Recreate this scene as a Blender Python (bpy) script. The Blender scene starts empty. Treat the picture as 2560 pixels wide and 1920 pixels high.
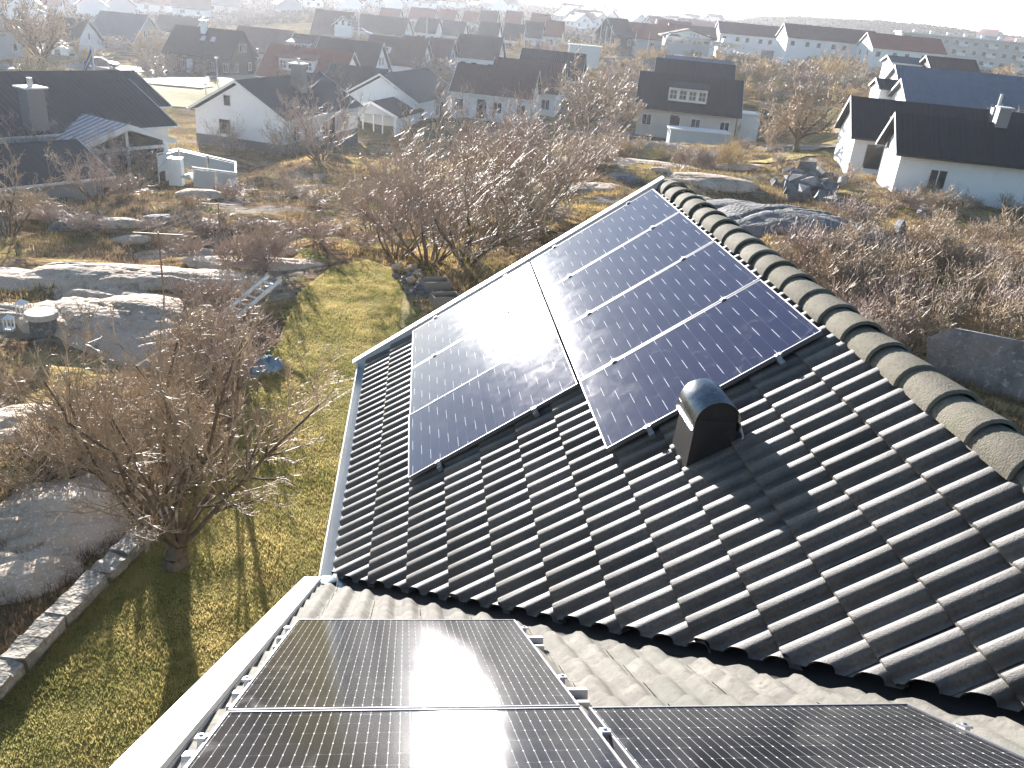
import bpy, bmesh, math, random
import numpy as np
from math import sin, cos, tan, radians, degrees, atan2, hypot, pi, sqrt, log
from mathutils import Vector, Matrix

random.seed(7)
S = bpy.context.scene
COL = S.collection

# ------------------------------------------------------------------ camera
YAW, PIT, ROL = 0.135197106, 0.429391097, 0.0933307851
CAM = np.array([0.517346, -5.368874, 4.298386])
FPX = 2064.57                      # focal length for a picture 2560 px wide
_f = np.array([sin(YAW) * cos(PIT), cos(YAW) * cos(PIT), -sin(PIT)])
_r = np.array([cos(YAW), -sin(YAW), 0.0])
_u = np.cross(_r, _f)
CR = cos(ROL) * _r + sin(ROL) * _u
CU = -sin(ROL) * _r + cos(ROL) * _u
cam_d = bpy.data.cameras.new("camera")
cam_d.sensor_width = 36.0
cam_d.lens = FPX / 2560 * 36
cam_d.clip_start = 0.05
cam_d.clip_end = 9000
cam = bpy.data.objects.new("camera", cam_d)
m = Matrix(((CR[0], CU[0], -_f[0], CAM[0]), (CR[1], CU[1], -_f[1], CAM[1]), (CR[2], CU[2], -_f[2], CAM[2]), (0, 0, 0, 1)))
cam.matrix_world = m
COL.objects.link(cam)
S.camera = cam

# ------------------------------------------------------------------ light
SUN_AZ, SUN_EL = radians(-15.0), radians(11.4)
W = bpy.data.worlds.new("World")
S.world = W
W.use_nodes = True
wn = W.node_tree.nodes
wl = W.node_tree.links
wn.clear()
sky = wn.new("ShaderNodeTexSky")
sky.sky_type = "NISHITA"
sky.sun_disc = False
sky.sun_elevation = SUN_EL
sky.sun_rotation = SUN_AZ
sky.air_density = 1.0
sky.dust_density = 0.15
sky.ozone_density = 2.4
bg = wn.new("ShaderNodeBackground")
bg.inputs[1].default_value = 0.055
wo = wn.new("ShaderNodeOutputWorld")
wl.new(sky.outputs[0], bg.inputs[0])
wl.new(bg.outputs[0], wo.inputs[0])
sd = bpy.data.lights.new("sun", "SUN")
sd.energy = 5.0
sd.angle = radians(0.55)
sd.color = (1.0, 0.955, 0.915)
sun = bpy.data.objects.new("sun", sd)
sv = Vector((sin(SUN_AZ) * cos(SUN_EL), cos(SUN_AZ) * cos(SUN_EL), sin(SUN_EL)))
sun.rotation_euler = sv.to_track_quat("Z", "Y").to_euler()
sun.location = (0, 60, 60)
COL.objects.link(sun)
S.view_settings.view_transform = "Standard"
S.view_settings.look = "None"
S.view_settings.gamma = 1.0
S.view_settings.use_curve_mapping = False
S.view_settings.exposure = 2.05
S.cycles.max_bounces = 6
S.cycles.diffuse_bounces = 2
S.cycles.glossy_bounces = 4
S.cycles.transmission_bounces = 3
S.cycles.transparent_max_bounces = 4
S.cycles.volume_bounces = 0
S.cycles.use_denoising = True
S.cycles.sample_clamp_indirect = 60

# ------------------------------------------------------------------ helpers
def srgb(h):
    h = h.lstrip("#")
    c = [int(h[i:i + 2], 16) / 255 for i in (0, 2, 4)]
    return [x / 12.92 if x <= .04045 else ((x + .055) / 1.055) ** 2.4 for x in c] + [1]


def ray(u, v):
    d = _f + CR * (u - 1280) / FPX - CU * (v - 960) / FPX
    return d / np.linalg.norm(d)


def mat(name, col, rough=.8, metal=0, noise=None, bump=0, bscale=20, spec=.5, trans=0, coord="Object", gain=1.0, vary=0, farcol=None):
    """noise = list of (scale, colour, lo, hi) layers blended over the base colour"""
    M = bpy.data.materials.new(name)
    M.use_nodes = True
    n = M.node_tree.nodes
    l = M.node_tree.links
    b = n["Principled BSDF"]
    col = list(col) + [1] * (4 - len(col))
    if gain != 1:
        col = [c * gain for c in col[:3]] + [1]
        noise = [(a_, [c * gain for c in c_[:3]] + [1], lo_, hi_) for a_, c_, lo_, hi_ in noise or []]
    b.inputs["Base Color"].default_value = col
    b.inputs["Roughness"].default_value = rough
    b.inputs["Metallic"].default_value = metal
    b.inputs["Specular IOR Level"].default_value = spec
    tc = n.new("ShaderNodeTexCoord")
    if coord == "World":
        geo = n.new("ShaderNodeNewGeometry")
        src = geo.outputs["Position"]
    else:
        src = tc.outputs[coord]
    cur = None
    for i, (sc, c2, lo, hi) in enumerate(noise or []):
        t = n.new("ShaderNodeTexNoise")
        t.inputs["Scale"].default_value = sc
        t.inputs["Detail"].default_value = 5
        t.inputs["Roughness"].default_value = .65
        l.new(src, t.inputs["Vector"])
        mr = n.new("ShaderNodeMapRange")
        mr.inputs[1].default_value = lo
        mr.inputs[2].default_value = hi
        l.new(t.outputs[0], mr.inputs[0])
        mx = n.new("ShaderNodeMix")
        mx.data_type = "RGBA"
        l.new(mr.outputs[0], mx.inputs[0])
        if cur is None:
            mx.inputs[6].default_value = col
        else:
            l.new(cur, mx.inputs[6])
        mx.inputs[7].default_value = list(c2) + [1] * (4 - len(c2))
        cur = mx.outputs[2]
    if farcol:                                 # the slopes beyond the village are overgrown with dark scrub
        gp = n.new("ShaderNodeNewGeometry")
        ln = n.new("ShaderNodeVectorMath")
        ln.operation = "LENGTH"
        l.new(gp.outputs["Position"], ln.inputs[0])
        fr = n.new("ShaderNodeMapRange")
        fr.inputs[1].default_value = 170
        fr.inputs[2].default_value = 330
        fr.inputs[4].default_value = .85
        l.new(ln.outputs["Value"], fr.inputs[0])
        mx = n.new("ShaderNodeMix")
        mx.data_type = "RGBA"
        l.new(fr.outputs[0], mx.inputs[0])
        l.new(cur, mx.inputs[6])
        mx.inputs[7].default_value = farcol
        cur = mx.outputs[2]
    if vary:                                   # each piece its own tone
        oi = n.new("ShaderNodeObjectInfo")
        vr = n.new("ShaderNodeMapRange")
        vr.inputs[3].default_value = 1 - vary
        vr.inputs[4].default_value = 1 + vary
        l.new(oi.outputs["Random"], vr.inputs[0])
        vm = n.new("ShaderNodeVectorMath")
        vm.operation = "SCALE"
        l.new(cur, vm.inputs[0])
        l.new(vr.outputs[0], vm.inputs["Scale"])
        cur = vm.outputs[0]
    if cur is not None:
        l.new(cur, b.inputs["Base Color"])
    if bump:
        t = n.new("ShaderNodeTexNoise")
        t.inputs["Scale"].default_value = bscale
        t.inputs["Detail"].default_value = 6
        l.new(src, t.inputs["Vector"])
        bp = n.new("ShaderNodeBump")
        bp.inputs["Strength"].default_value = bump
        bp.inputs["Distance"].default_value = 1 / bscale
        l.new(t.outputs[0], bp.inputs["Height"])
        l.new(bp.outputs[0], b.inputs["Normal"])
    if trans:
        tr = n.new("ShaderNodeBsdfTranslucent")
        if cur is not None:
            l.new(cur, tr.inputs[0])
        else:
            tr.inputs[0].default_value = col
        ms = n.new("ShaderNodeMixShader")
        ms.inputs[0].default_value = trans
        l.new(b.outputs[0], ms.inputs[1])
        l.new(tr.outputs[0], ms.inputs[2])
        l.new(ms.outputs[0], n["Material Output"].inputs[0])
    return M


def link(o, parent=None):
    COL.objects.link(o)
    if parent is not None:
        o.parent = parent
    return o


def mesh_obj(name, V, F, m, parent=None, smooth=False, mats=None, fm=None):
    me = bpy.data.meshes.new(name)
    me.from_pydata([tuple(map(float, v)) for v in V], [], [tuple(map(int, f)) for f in F])
    for x in (mats or [m]):
        me.materials.append(x)
    if fm is not None:
        me.polygons.foreach_set("material_index", fm)
    if smooth:
        me.polygons.foreach_set("use_smooth", [True] * len(me.polygons))
    me.update()
    return link(bpy.data.objects.new(name, me), parent)


def np_mesh(name, V, F, m, k, parent=None, smooth=False):
    """V (n,3), F (f,k) numpy -> object, fast"""
    me = bpy.data.meshes.new(name)
    V = np.asarray(V, np.float32)
    F = np.asarray(F, np.int32)
    me.vertices.add(len(V))
    me.vertices.foreach_set("co", V.ravel())
    me.loops.add(F.size)
    me.loops.foreach_set("vertex_index", F.ravel())
    me.polygons.add(len(F))
    me.polygons.foreach_set("loop_start", np.arange(0, F.size, k, dtype=np.int32))
    me.polygons.foreach_set("loop_total", np.full(len(F), k, np.int32))
    if smooth:
        me.polygons.foreach_set("use_smooth", np.ones(len(F), bool))
    me.update(calc_edges=True)
    me.materials.append(m)
    return link(bpy.data.objects.new(name, me), parent)


def tag(o, label, cat, group=None, kind=None):
    if label:
        o["label"] = label
    if cat:
        o["category"] = cat
    if group:
        o["group"] = group
    if kind:
        o["kind"] = kind
    return o


def empty(name, loc=(0, 0, 0), rz=0):
    o = bpy.data.objects.new(name, None)
    o.empty_display_size = .2
    o.location = loc
    o.rotation_euler = (0, 0, rz)
    return link(o)


class MB:
    """collects simple solids into one mesh"""
    def __init__(s):
        s.V = []
        s.F = []

    def add(s, V, F):
        n = len(s.V)
        s.V += [tuple(map(float, v)) for v in V]
        s.F += [tuple(i + n for i in f) for f in F]
        return s

    def box(s, x0, x1, y0, y1, z0, z1, M=None):
        V = [(x, y, z) for z in (z0, z1) for y in (y0, y1) for x in (x0, x1)]
        if M is not None:
            V = [tuple(M @ Vector(v)) for v in V]
        return s.add(V, [(0, 2, 3, 1), (4, 5, 7, 6), (0, 1, 5, 4), (2, 6, 7, 3), (0, 4, 6, 2), (1, 3, 7, 5)])

    def bar(s, a, b, w, h=None, up=(0, 0, 1)):
        a = Vector(a); b = Vector(b)
        h = h or w
        d = (b - a).normalized()
        x = d.cross(Vector(up))
        if x.length < 1e-4:
            x = Vector((1, 0, 0))
        x.normalize()
        y = x.cross(d)
        V = [tuple(p + x * i * w / 2 + y * j * h / 2) for p in (a, b) for i, j in ((-1, -1), (1, -1), (1, 1), (-1, 1))]
        return s.add(V, [(0, 1, 2, 3), (7, 6, 5, 4), (0, 4, 5, 1), (1, 5, 6, 2), (2, 6, 7, 3), (3, 7, 4, 0)])

    def tube(s, pts, rad, n=8, cap=True):
        pts = [Vector(p) for p in pts]
        if not hasattr(rad, "__len__"):
            rad = [rad] * len(pts)
        V = []
        for i, p in enumerate(pts):
            d = (pts[min(i + 1, len(pts) - 1)] - pts[max(i - 1, 0)]).normalized()
            x = d.cross(Vector((0, 0, 1)) if abs(d.z) < .9 else Vector((1, 0, 0))).normalized()
            y = x.cross(d)
            V += [tuple(p + (x * cos(2 * pi * k / n) + y * sin(2 * pi * k / n)) * rad[i]) for k in range(n)]
        F = []
        for i in range(len(pts) - 1):
            F += [(i * n + k, i * n + (k + 1) % n, (i + 1) * n + (k + 1) % n, (i + 1) * n + k) for k in range(n)]
        if cap:
            F += [tuple(range(n))[::-1], tuple((len(pts) - 1) * n + k for k in range(n))]
        return s.add(V, F)

    def poly(s, pts):
        return s.add(pts, [tuple(range(len(pts)))])

    def slab(s, q, n, t):
        """thick sheet: polygon q extruded along n by t"""
        n = Vector(n).normalized() * t
        k = len(q)
        V = [tuple(Vector(p)) for p in q] + [tuple(Vector(p) + n) for p in q]
        F = [tuple(range(k))[::-1], tuple(range(k, 2 * k))] + [(i, (i + 1) % k, k + (i + 1) % k, k + i) for i in range(k)]
        return s.add(V, F)

    def build(s, name, m, parent=None, smooth=False):
        return mesh_obj(name, s.V, s.F, m, parent, smooth)


_rng = np.random.default_rng(3)
_tab = _rng.random((256, 256))


def vnoise(x, y):
    x = np.asarray(x, float); y = np.asarray(y, float)
    xi = np.floor(x).astype(int); yi = np.floor(y).astype(int)
    fx = x - xi; fy = y - yi
    fx = fx * fx * (3 - 2 * fx); fy = fy * fy * (3 - 2 * fy)
    a = _tab[xi & 255, yi & 255]; b = _tab[(xi + 1) & 255, yi & 255]
    c = _tab[xi & 255, (yi + 1) & 255]; d = _tab[(xi + 1) & 255, (yi + 1) & 255]
    return (a + (b - a) * fx) * (1 - fy) + (c + (d - c) * fx) * fy


def fbm(x, y, o=4):
    s = 0; a = .5
    for i in range(o):
        s = s + a * (vnoise(x * 2 ** i + 17 * i, y * 2 ** i + 31 * i) - .5)
        a *= .5
    return s


# ------------------------------------------------------------------ terrain
CP = np.array([(-70, 5, -3.3), (-45, 5, -3.3), (-50, 15, -3.5), (-42, 30, -4.8), (-20, 8, -3.2), (-20, 20, -3.6), (-14, 38, -4.9),
               (-18, 50, -6.4), (-17, 60, -7.7), (-12, 75, -8.8), (-2, 96, -8.6), (-2, 86, -9.2), (0, 15, -3.2), (0, 8, -3.2), (0, 4, -3.2),
               (3, 25, -3.2), (2, 40, -4.3), (-5, 55, -6.6), (-9, 118, -7.6), (-15, 140, -9.2), (-34, 140, -10), (-34, 70, -8.8), (17, 107, -8.6), (17, 75, -6.6),
               (17, 50, -4.4), (15, 35, -3.0), (22, 24, -2.1), (22, 32, -2.2), (31, 60, -4.6), (31, 75, -5.0), (35, 110, -4.6), (35, 150, -4.2),
               (38, 15, -1.6), (45, 10, -2.0), (60, 10, -2.4), (25, 12, -2.4), (50, 40, -3.5), (0, 170, -7.6), (0, 230, -5.0), (0, 300, -3.6),
               (12, 230, -4.6), (20, 140, -6.4), (22, 190, -3.6), (30, 300, -2.6), (0, 600, 3), (20, 500, -1), (-20, 230, -10), (-20, 300, -9), (-20, 600, 4),
               (-40, 300, -12), (40, 250, -4), (-60, 100, -9), (-80, 30, -5), (60, 100, -5), (60, 400, -4), (-20, 1000, 34), (-5, 900, 20), (5, 900, 5), (-60, 900, 20),
               (15, 900, -1), (24, 900, 15), (33, 900, 17), (60, 900, 12), (90, 30, -4), (110, 30, -4), (-110, 30, -4), (150, 20, -4), (-150, 20, -4), (180, 300, -6),
               (120, 500, -4), (-120, 500, -4)], float)
_cx = CP[:, 1] * np.sin(np.radians(CP[:, 0]))
_cy = CP[:, 1] * np.cos(np.radians(CP[:, 0]))


def T(x, y):
    x = np.asarray(x, float); y = np.asarray(y, float)
    dx = x - CAM[0]; dy = y - CAM[1]
    d = np.hypot(dx, dy) + 1.0
    # control points given from the camera's foot; distances compared relative to their size
    num = 0; den = 0
    for (az, dd, z), px, py in zip(CP, _cx, _cy):
        sc = (dd + d) * .5
        q = ((dx - px) ** 2 + (dy - py) ** 2) / (sc * sc) + 1e-4
        w = 1 / q ** 2.2
        num = num + w * z
        den = den + w
    z = num / den
    flat = np.clip((lawn_dist(x, y) - .2) / 2.0, 0, 1)
    rough = flat * np.clip((d - 6) / 8, 0, 1) * np.clip((130 - d) / 60, .0, 1)
    z = z + rough * (fbm(x * .16, y * .16, 4) * 1.7 + fbm(x * .9 + 5, y * .9, 2) * .28)
    far = np.clip((d - 450) / 400, 0, 1)
    z = z + far * (fbm(x * .006 + 9, y * .006 + 3, 4) * 20 + fbm(x * .03, y * .03, 2) * 6)
    z = z * flat + (1 - flat) * -3.2
    return z


LAWN = [(-4.3, -3), (-3.9, 1.9), (-3.55, 3.5), (-3.35, 4.8), (-2.9, 7.0), (-2.5, 9.5), (-2.5, 12.8), (-2.5, 16), (-1.9, 18.6),
        (-0.9, 19.4), (-.1, 18.6), (.4, 16.2), (.8, 15), (2.6, 13), (2.6, 9), (2.6, -3)]


def lawn_dist(x, y):
    """distance to the lawn, 0 inside"""
    x = np.asarray(x, float); y = np.asarray(y, float)
    n = len(LAWN)
    best = np.full(np.broadcast(x, y).shape, 1e9)
    ins = np.zeros(best.shape, bool)
    for i in range(n):
        (x0, y0), (x1, y1) = LAWN[i], LAWN[(i + 1) % n]
        ex, ey = x1 - x0, y1 - y0
        t = np.clip(((x - x0) * ex + (y - y0) * ey) / (ex * ex + ey * ey), 0, 1)
        best = np.minimum(best, np.hypot(x - x0 - t * ex, y - y0 - t * ey))
        c = ((y0 > y) != (y1 > y)) & (x < (x1 - x0) * (y - y0) / ((y1 - y0) + 1e-12) + x0)
        ins ^= c
    return np.where(ins, 0, best)


def hit(u, v, maxd=3000):
    d = ray(u, v)
    t = 2 * 1.012 ** np.arange(640)
    P = CAM + d * t[:, None]
    h = P[:, 2] - T(P[:, 0], P[:, 1])
    k = np.argmax(h < 0)
    if h[k] >= 0:
        k = len(t) - 1
    a, b = t[k - 1], t[k]
    for _ in range(12):
        mth = (a + b) / 2
        p = CAM + d * mth
        if p[2] < T(p[0], p[1]):
            b = mth
        else:
            a = mth
    return CAM + d * b


def at_d(u, v, d):
    r = ray(u, v)
    return CAM + r * d / hypot(r[0], r[1])


# ground sheet: rings round the house that widen with distance
az = np.radians(np.concatenate([np.linspace(-180, -50, 40, endpoint=False), np.linspace(-50, 58, 620, endpoint=False), np.linspace(58, 180, 36, endpoint=False)]))
rr = np.concatenate([np.linspace(.4, 6, 14, endpoint=False), 6 * (6000 / 6) ** (np.linspace(0, 1, 520))])
A_, R_ = np.meshgrid(az, rr)
X_ = CAM[0] + R_ * np.sin(A_)
Y_ = CAM[1] + R_ * np.cos(A_)
Z_ = T(X_, Y_)
na, nr = len(az), len(rr)
idx = np.arange(na * nr).reshape(nr, na)
nx = np.roll(idx, -1, axis=1)
Fq = np.stack([idx[:-1], nx[:-1], nx[1:], idx[1:]], -1).reshape(-1, 4)[:, ::-1]

HEATH = srgb("#786450"); DRY = srgb("#b39a6a"); MOSS = srgb("#727440"); ROCK = srgb("#a3988c"); SCRUB = srgb("#57503c")
m_ground = mat("heath_ground", HEATH, .95, noise=[(.35, DRY, .42, .62), (.6, MOSS, .52, .66), (.21, ROCK, .56, .63), (2.6, srgb("#4a3a2c"), .5, .75),
                                                   (.02, srgb("#5d5b40"), .5, .62)], bump=.45, bscale=3.5, coord="World", spec=0, farcol=srgb("#453f2f"))
g = np_mesh("ground", np.stack([X_, Y_, Z_], -1).reshape(-1, 3), Fq, m_ground, 4, smooth=True)
tag(g, "rocky heath ground falling away from the house to the village", None, kind="structure")

# ------------------------------------------------------------------ the tiled house in front
PA, PB = 0.547968, 0.613326
TA, TB = tan(PA), tan(PB)
RS = 4.27                                   # slope length eave to ridge of the wing
MB_ = Matrix(((cos(PB), 0, -sin(PB), 0), (0, 1, 0, 0), (sin(PB), 0, cos(PB), 0), (0, 0, 0, 1)))
MA_ = Matrix(((0, 1, 0, 0), (-cos(PA), 0, sin(PA), 0), (sin(PA), 0, cos(PA), 0), (0, 0, 0, 1)))
# columns of MA_: local x = up the slope, local y = world x, local z = normal

m_tile = mat("concrete_tile_dark", srgb("#5b5856"), .6, noise=[(9, srgb("#6d675f"), .4, .7), (60, srgb("#4b4742"), .45, .7), (2.2, srgb("#4f4b45"), .45, .7)], gain=1.12, vary=.28,
             bump=.35, bscale=140, coord="World", spec=.45)
m_tile2 = mat("concrete_tile_pale", srgb("#878279"), .85, noise=[(7, srgb("#a8a296"), .45, .65), (26, srgb("#736e65"), .5, .7), (3, srgb("#8f9083"), .5, .7)], gain=.38, vary=.12,
              bump=.35, bscale=110, coord="World", spec=.3)  # second copy of the tile material, toned for the sunlit slope
m_ridge = mat("ridge_tile_mossy", srgb("#877f70"), .85, noise=[(5, srgb("#9b9482"), .4, .65), (2.5, srgb("#75735a"), .5, .7), (30, srgb("#6a6458"), .5, .75), (90, srgb("#b5ad9c"), .62, .7)], gain=.72, vary=.2,
              bump=.5, bscale=90, coord="World", spec=.25)
m_white = mat("white_sheet_metal", (.78, .78, .76), .45, noise=[(3, (.66, .65, .62), .5, .8)], spec=.5)
m_wpaint = mat("white_painted_wood", (.74, .74, .72), .6, noise=[(2, (.6, .6, .58), .55, .8)])
m_black = mat("black_bitumen", (.012, .012, .013), .7)
m_blackmetal = mat("black_coated_steel", (.022, .021, .02), .42, noise=[(12, (.035, .032, .03), .5, .7)])
m_alu = mat("anodised_aluminium", (.55, .55, .56), .42, metal=1)
m_frame = mat("panel_frame_aluminium", (.24, .24, .26), .55, metal=.9)
m_steel = mat("weathered_steel_hood", (.30, .30, .30), .30, metal=1, noise=[(14, (.42, .42, .42), .45, .65), (50, (.18, .18, .18), .5, .7)], bump=.08, bscale=30)
m_render = mat("white_render", (.62, .60, .56), .9, noise=[(1.2, (.5, .48, .44), .5, .8)], bump=.2, bscale=60)


def tile_mesh(name, W_, m, soft=False):
    """one double-roll tile: x up the slope, nose at 0; two rolls across y"""
    L = .40
    w = W_ * (.32 if not soft else .40)
    ys = []
    for c in (W_ * .27, W_ * .77):
        ys += [c + w * t for t in (-.5, -.47, -.40, -.28, -.12, .12, .28, .40, .47, .5)]
    ys = [0.002] + [min(y, W_ - .004) for y in ys] + [W_ - .002]
    ys = sorted(set(round(y, 4) for y in ys))
    H = .040 if not soft else .034

    def prof(y):
        h = 0
        for c in (W_ * .27, W_ * .77):
            t = abs(y - c) / (w / 2)
            if t < 1:
                h = max(h, H * (1 - t ** 4.2) ** .8 if not soft else H * cos(t * pi / 2) ** 1.5)
        return h
    V = []
    for x, zz in ((.0, .026), (.008, .034), (L, .006)):
        V += [(x, y, zz + prof(y)) for y in ys]
    n = len(ys)
    V += [(.001, y, .010 + prof(y) * .75) for y in ys]
    F = []
    for i in range(n - 1):
        F += [(i, i + 1, n + i + 1, n + i)[::-1], (n + i, n + i + 1, 2 * n + i + 1, 2 * n + i)[::-1], (3 * n + i, 3 * n + i + 1, i + 1, i)[::-1]]
    me = bpy.data.meshes.new(name)
    me.from_pydata(V, [], F)
    me.materials.append(m)
    me.polygons.foreach_set("use_smooth", [True] * len(me.polygons))
    me.update()
    return me


house = empty("tiled_house", (0, 0, 0))
tag(house, "tiled-roof house in the foreground with solar panels on both roof slopes", "house")


def clip_mesh(me, M, planes, name, mt):
    bm = bmesh.new()
    bm.from_mesh(me)
    bm.transform(M)
    for co, no in planes:
        bmesh.ops.bisect_plane(bm, geom=bm.verts[:] + bm.edges[:] + bm.faces[:], plane_co=co, plane_no=no, clear_outer=True)
    if not bm.faces:
        bm.free()
        return None
    out = bpy.data.meshes.new(name)
    bm.to_mesh(out)
    bm.free()
    out.materials.append(mt)
    return out


# valley in plan: y = -x*TB/TA ; the unit normal pointing towards the wing (+x +y side)
vdir = Vector((1, -TB / TA, 0)).normalized()
vnor = Vector((TB / TA, 1, 0)).normalized()
VG_B, VG_A = .03, .165
courseB = .353
pitchB = .295
tmB = tile_mesh("roof_tile", pitchB, m_tile)
covered = []
Y_TOP = 4.40
RX = RS * cos(PB)
y0 = .38 - pitchB * 20 + .075
panelB_regions = [(.735, 4.406 - 2.0, 0.788 + .25, 4.26), (2.431, 4.10, -.36 + .25, 4.26)]
rnd = random.Random(5)


def is_covered(s0, s1, ya, yb, regs):
    return any(s0 > a + .25 and s1 < b - .05 and ya > c + .1 and yb < d - .1 for a, b, c, d in regs)


for k in range(12):
    s = k * courseB + (.0 if k else -.02)
    Lt = min(.40, RS - s)
    for j in range(-2, 48):
        ya = y0 + j * pitchB
        yb = ya + pitchB
        if ya > Y_TOP or yb < -3.98:
            continue
        if (s + .4) * cos(PB) + (yb) * TA / TB < -.15:
            continue
        M = MB_ @ Matrix.Translation((s, ya, rnd.uniform(-.002, .002))) @ Matrix.Rotation(rnd.uniform(-.004, .004), 4, "Z")
        planes = []
        # valley cut
        q = [Vector((cos(PB) * ss, yy, 0)).dot(vnor) for ss in (s, s + .4) for yy in (ya, yb)]
        if max(q) < VG_B:
            continue
        if min(q) < VG_B:
            planes.append((vnor * VG_B, -vnor))
        if yb > Y_TOP:
            planes.append((Vector((0, Y_TOP, 0)), Vector((0, 1, 0))))
        if s + .4 > RS:
            planes.append((Vector((RX, 0, 0)), Vector((1, 0, 0))))
        cov = is_covered(s, s + .4, ya, yb, panelB_regions)
        if planes or cov:
            me = clip_mesh(tmB, M, planes, "roof_tile", m_tile)
            if me is None:
                continue
            if cov:
                covered.append(me)
                continue
            link(bpy.data.objects.new("roof_tile", me), house)
        else:
            o = bpy.data.objects.new("roof_tile", tmB)
            o.matrix_world = M
            link(o, house)

# main roof, descending away from the camera: tile courses from the valley up to the ridge
courseA, pitchA = .33, .30
tmA = tile_mesh("roof_tile_pale", pitchA, m_tile2, soft=True)
TRA = 6.2
xa0 = 1.235 - pitchA * 5
regA = [(2.358, 5.75, -.013, 1.114), (4.049, 5.75, 1.139, 2.266)]
for k in range(0, 19):
    t = .02 + k * courseA
    for j in range(0, 28):
        xa = xa0 + j * pitchA
        xb = xa + pitchA
        if xb < -.12 or xa > 3.9:
            continue
        if t > 4.9 and xa > 3.3:
            continue
        yn, yf = -t * cos(PA), -(t + .4) * cos(PA)
        q = [Vector((xx, yy, 0)).dot(vnor) for xx in (xa, xb) for yy in (yn, yf)]
        if min(q) > -VG_A:
            continue
        planes = []
        if max(q) > -VG_A:
            planes.append((vnor * -VG_A, vnor))
        if xa < -.12:
            planes.append((Vector((-.12, 0, 0)), Vector((-1, 0, 0))))
        M = MA_ @ Matrix.Translation((t, xa, rnd.uniform(-.002, .002))) @ Matrix.Rotation(rnd.uniform(-.005, .005), 4, "Z")
        cov = any(t > a + .2 and t + .4 < b and xa > c + .1 and xb < d - .1 for a, b, c, d in regA)
        if planes or cov:
            me = clip_mesh(tmA, M, planes, "roof_tile", m_tile2)
            if me is None:
                continue
            if cov:
                covered.append(me)
                continue
            link(bpy.data.objects.new("roof_tile", me), house)
        else:
            o = bpy.data.objects.new("roof_tile", tmA)
            o.matrix_world = M
            link(o, house)
bm = bmesh.new()
for me in covered:
    bm.from_mesh(me)
me = bpy.data.meshes.new("covered_tile")
bm.to_mesh(me)
bm.free()
me.materials.clear()
me.materials.append(m_tile)
me.polygons.foreach_set("material_index", [0] * len(me.polygons))
o = link(bpy.data.objects.new("covered_tile", me), house)
o["kind"] = "stuff"

# ridge tiles of the wing (half-round, overlapping, open end to the camera)
R_r = .126


def ridge_tile_mesh():
    V = []; F = []
    n = 13
    L = .40
    rows = [(0, R_r + .018, .0), (.0, R_r, .0), (.012, R_r + .02, 0), (L, R_r - .004, -.004)]
    for y, r, dz in rows:
        for i in range(n):
            a = pi * (i / (n - 1)) * 1.0
            V.append((-cos(a) * r * 1.12, -y if False else y, sin(a) * r * .98 + dz))
    for a, b in ((1, 0), (0, 2), (2, 3)):
        for i in range(n - 1):
            F.append((a * n + i, a * n + i + 1, b * n + i + 1, b * n + i))
    me = bpy.data.meshes.new("ridge_tile")
    me.from_pydata(V, [], F)
    me.materials.append(m_ridge)
    me.polygons.foreach_set("use_smooth", [True] * len(me.polygons))
    me.update()
    return me


rtm = ridge_tile_mesh()
RZ = RS * sin(PB)
for i in range(25):
    y = 4.46 - .36 - .352 * i
    o = bpy.data.objects.new("ridge_tile", rtm)
    o.location = (RX + .035, y, RZ - .015)
    o.rotation_euler = (rnd.uniform(-.02, .02) - .02, rnd.uniform(-.04, .04), rnd.uniform(-.03, .03))
    o.scale = (rnd.uniform(.97, 1.03), 1, rnd.uniform(.96, 1.04))
    link(o, house)

# sheets below the tiles, the valley gutter, verges, gutter, walls
b = MB()
yv = -RX * TB / TA
b.slab([(-.02, Y_TOP, -.03), (RX, Y_TOP, RZ - .03), (RX, yv - .1, RZ - .03), (-.02, 0, -.03)], (sin(PB), 0, -cos(PB)), .04)
tA = 6.2
b.slab([(-.14, .02, -.04), (RX + .0, yv, RZ - .04), (2 * RX + .4, .02, -.04), (2 * RX + .4, -tA * cos(PA), tA * sin(PA) - .04), (-.14, -tA * cos(PA), tA * sin(PA) - .04)],
       (0, -sin(PA), -cos(PA)), .04)
b.build("roof_deck", m_black, house)
b = MB()
for sgn, nn, col in ((1, (sin(PB), 0, -cos(PB)), None),):
    a0 = Vector((0, 0, -.012)); a1 = Vector((RX, yv, RZ - .012))
    b.slab([a0 - vnor * .2 + Vector((0, 0, .2 * vnor.y * TA)), a0, a1, a1 - vnor * .2 + Vector((0, 0, .2 * vnor.y * TA))], (0, 0, -1), .004)
b.build("valley_gutter", m_blackmetal, house)  # real valley sheet; its black also stands in for the tile edge's shadow
# hidden far slope of the wing and back slope of the main roof
b = MB()
for i in range(44):
    y = Y_TOP - (i + 1) * .2
    b.box(0, RS, y, y + .11, 0, .035, Matrix.Translation((2 * RX + .07, 0, 0)) @ Matrix(((-cos(PB), 0, sin(PB), 0), (0, 1, 0, 0), (sin(PB), 0, cos(PB), 0), (0, 0, 0, 1))))
b.slab([(RX + .07, Y_TOP, RZ - .03), (2 * RX + .07, Y_TOP, -.03), (2 * RX + .07, 0, -.03), (RX + .07, yv - .1, RZ - .03)], (-sin(PB), 0, -cos(PB)), .04)
o = b.build("far_slope_tiling", m_tile, house)
o["kind"] = "stuff"
YR, ZR = -tA * cos(PA), tA * sin(PA)
b = MB()
b.slab([(-.14, YR, ZR - .01), (2 * RX + .4, YR, ZR - .01), (2 * RX + .4, 2 * YR, -.01), (-.14, 2 * YR, -.01)], (0, sin(PA), -cos(PA)), .05)
b.build("back_slope", m_tile2, house)
b = MB()                                       # verge of the wing, far end
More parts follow.
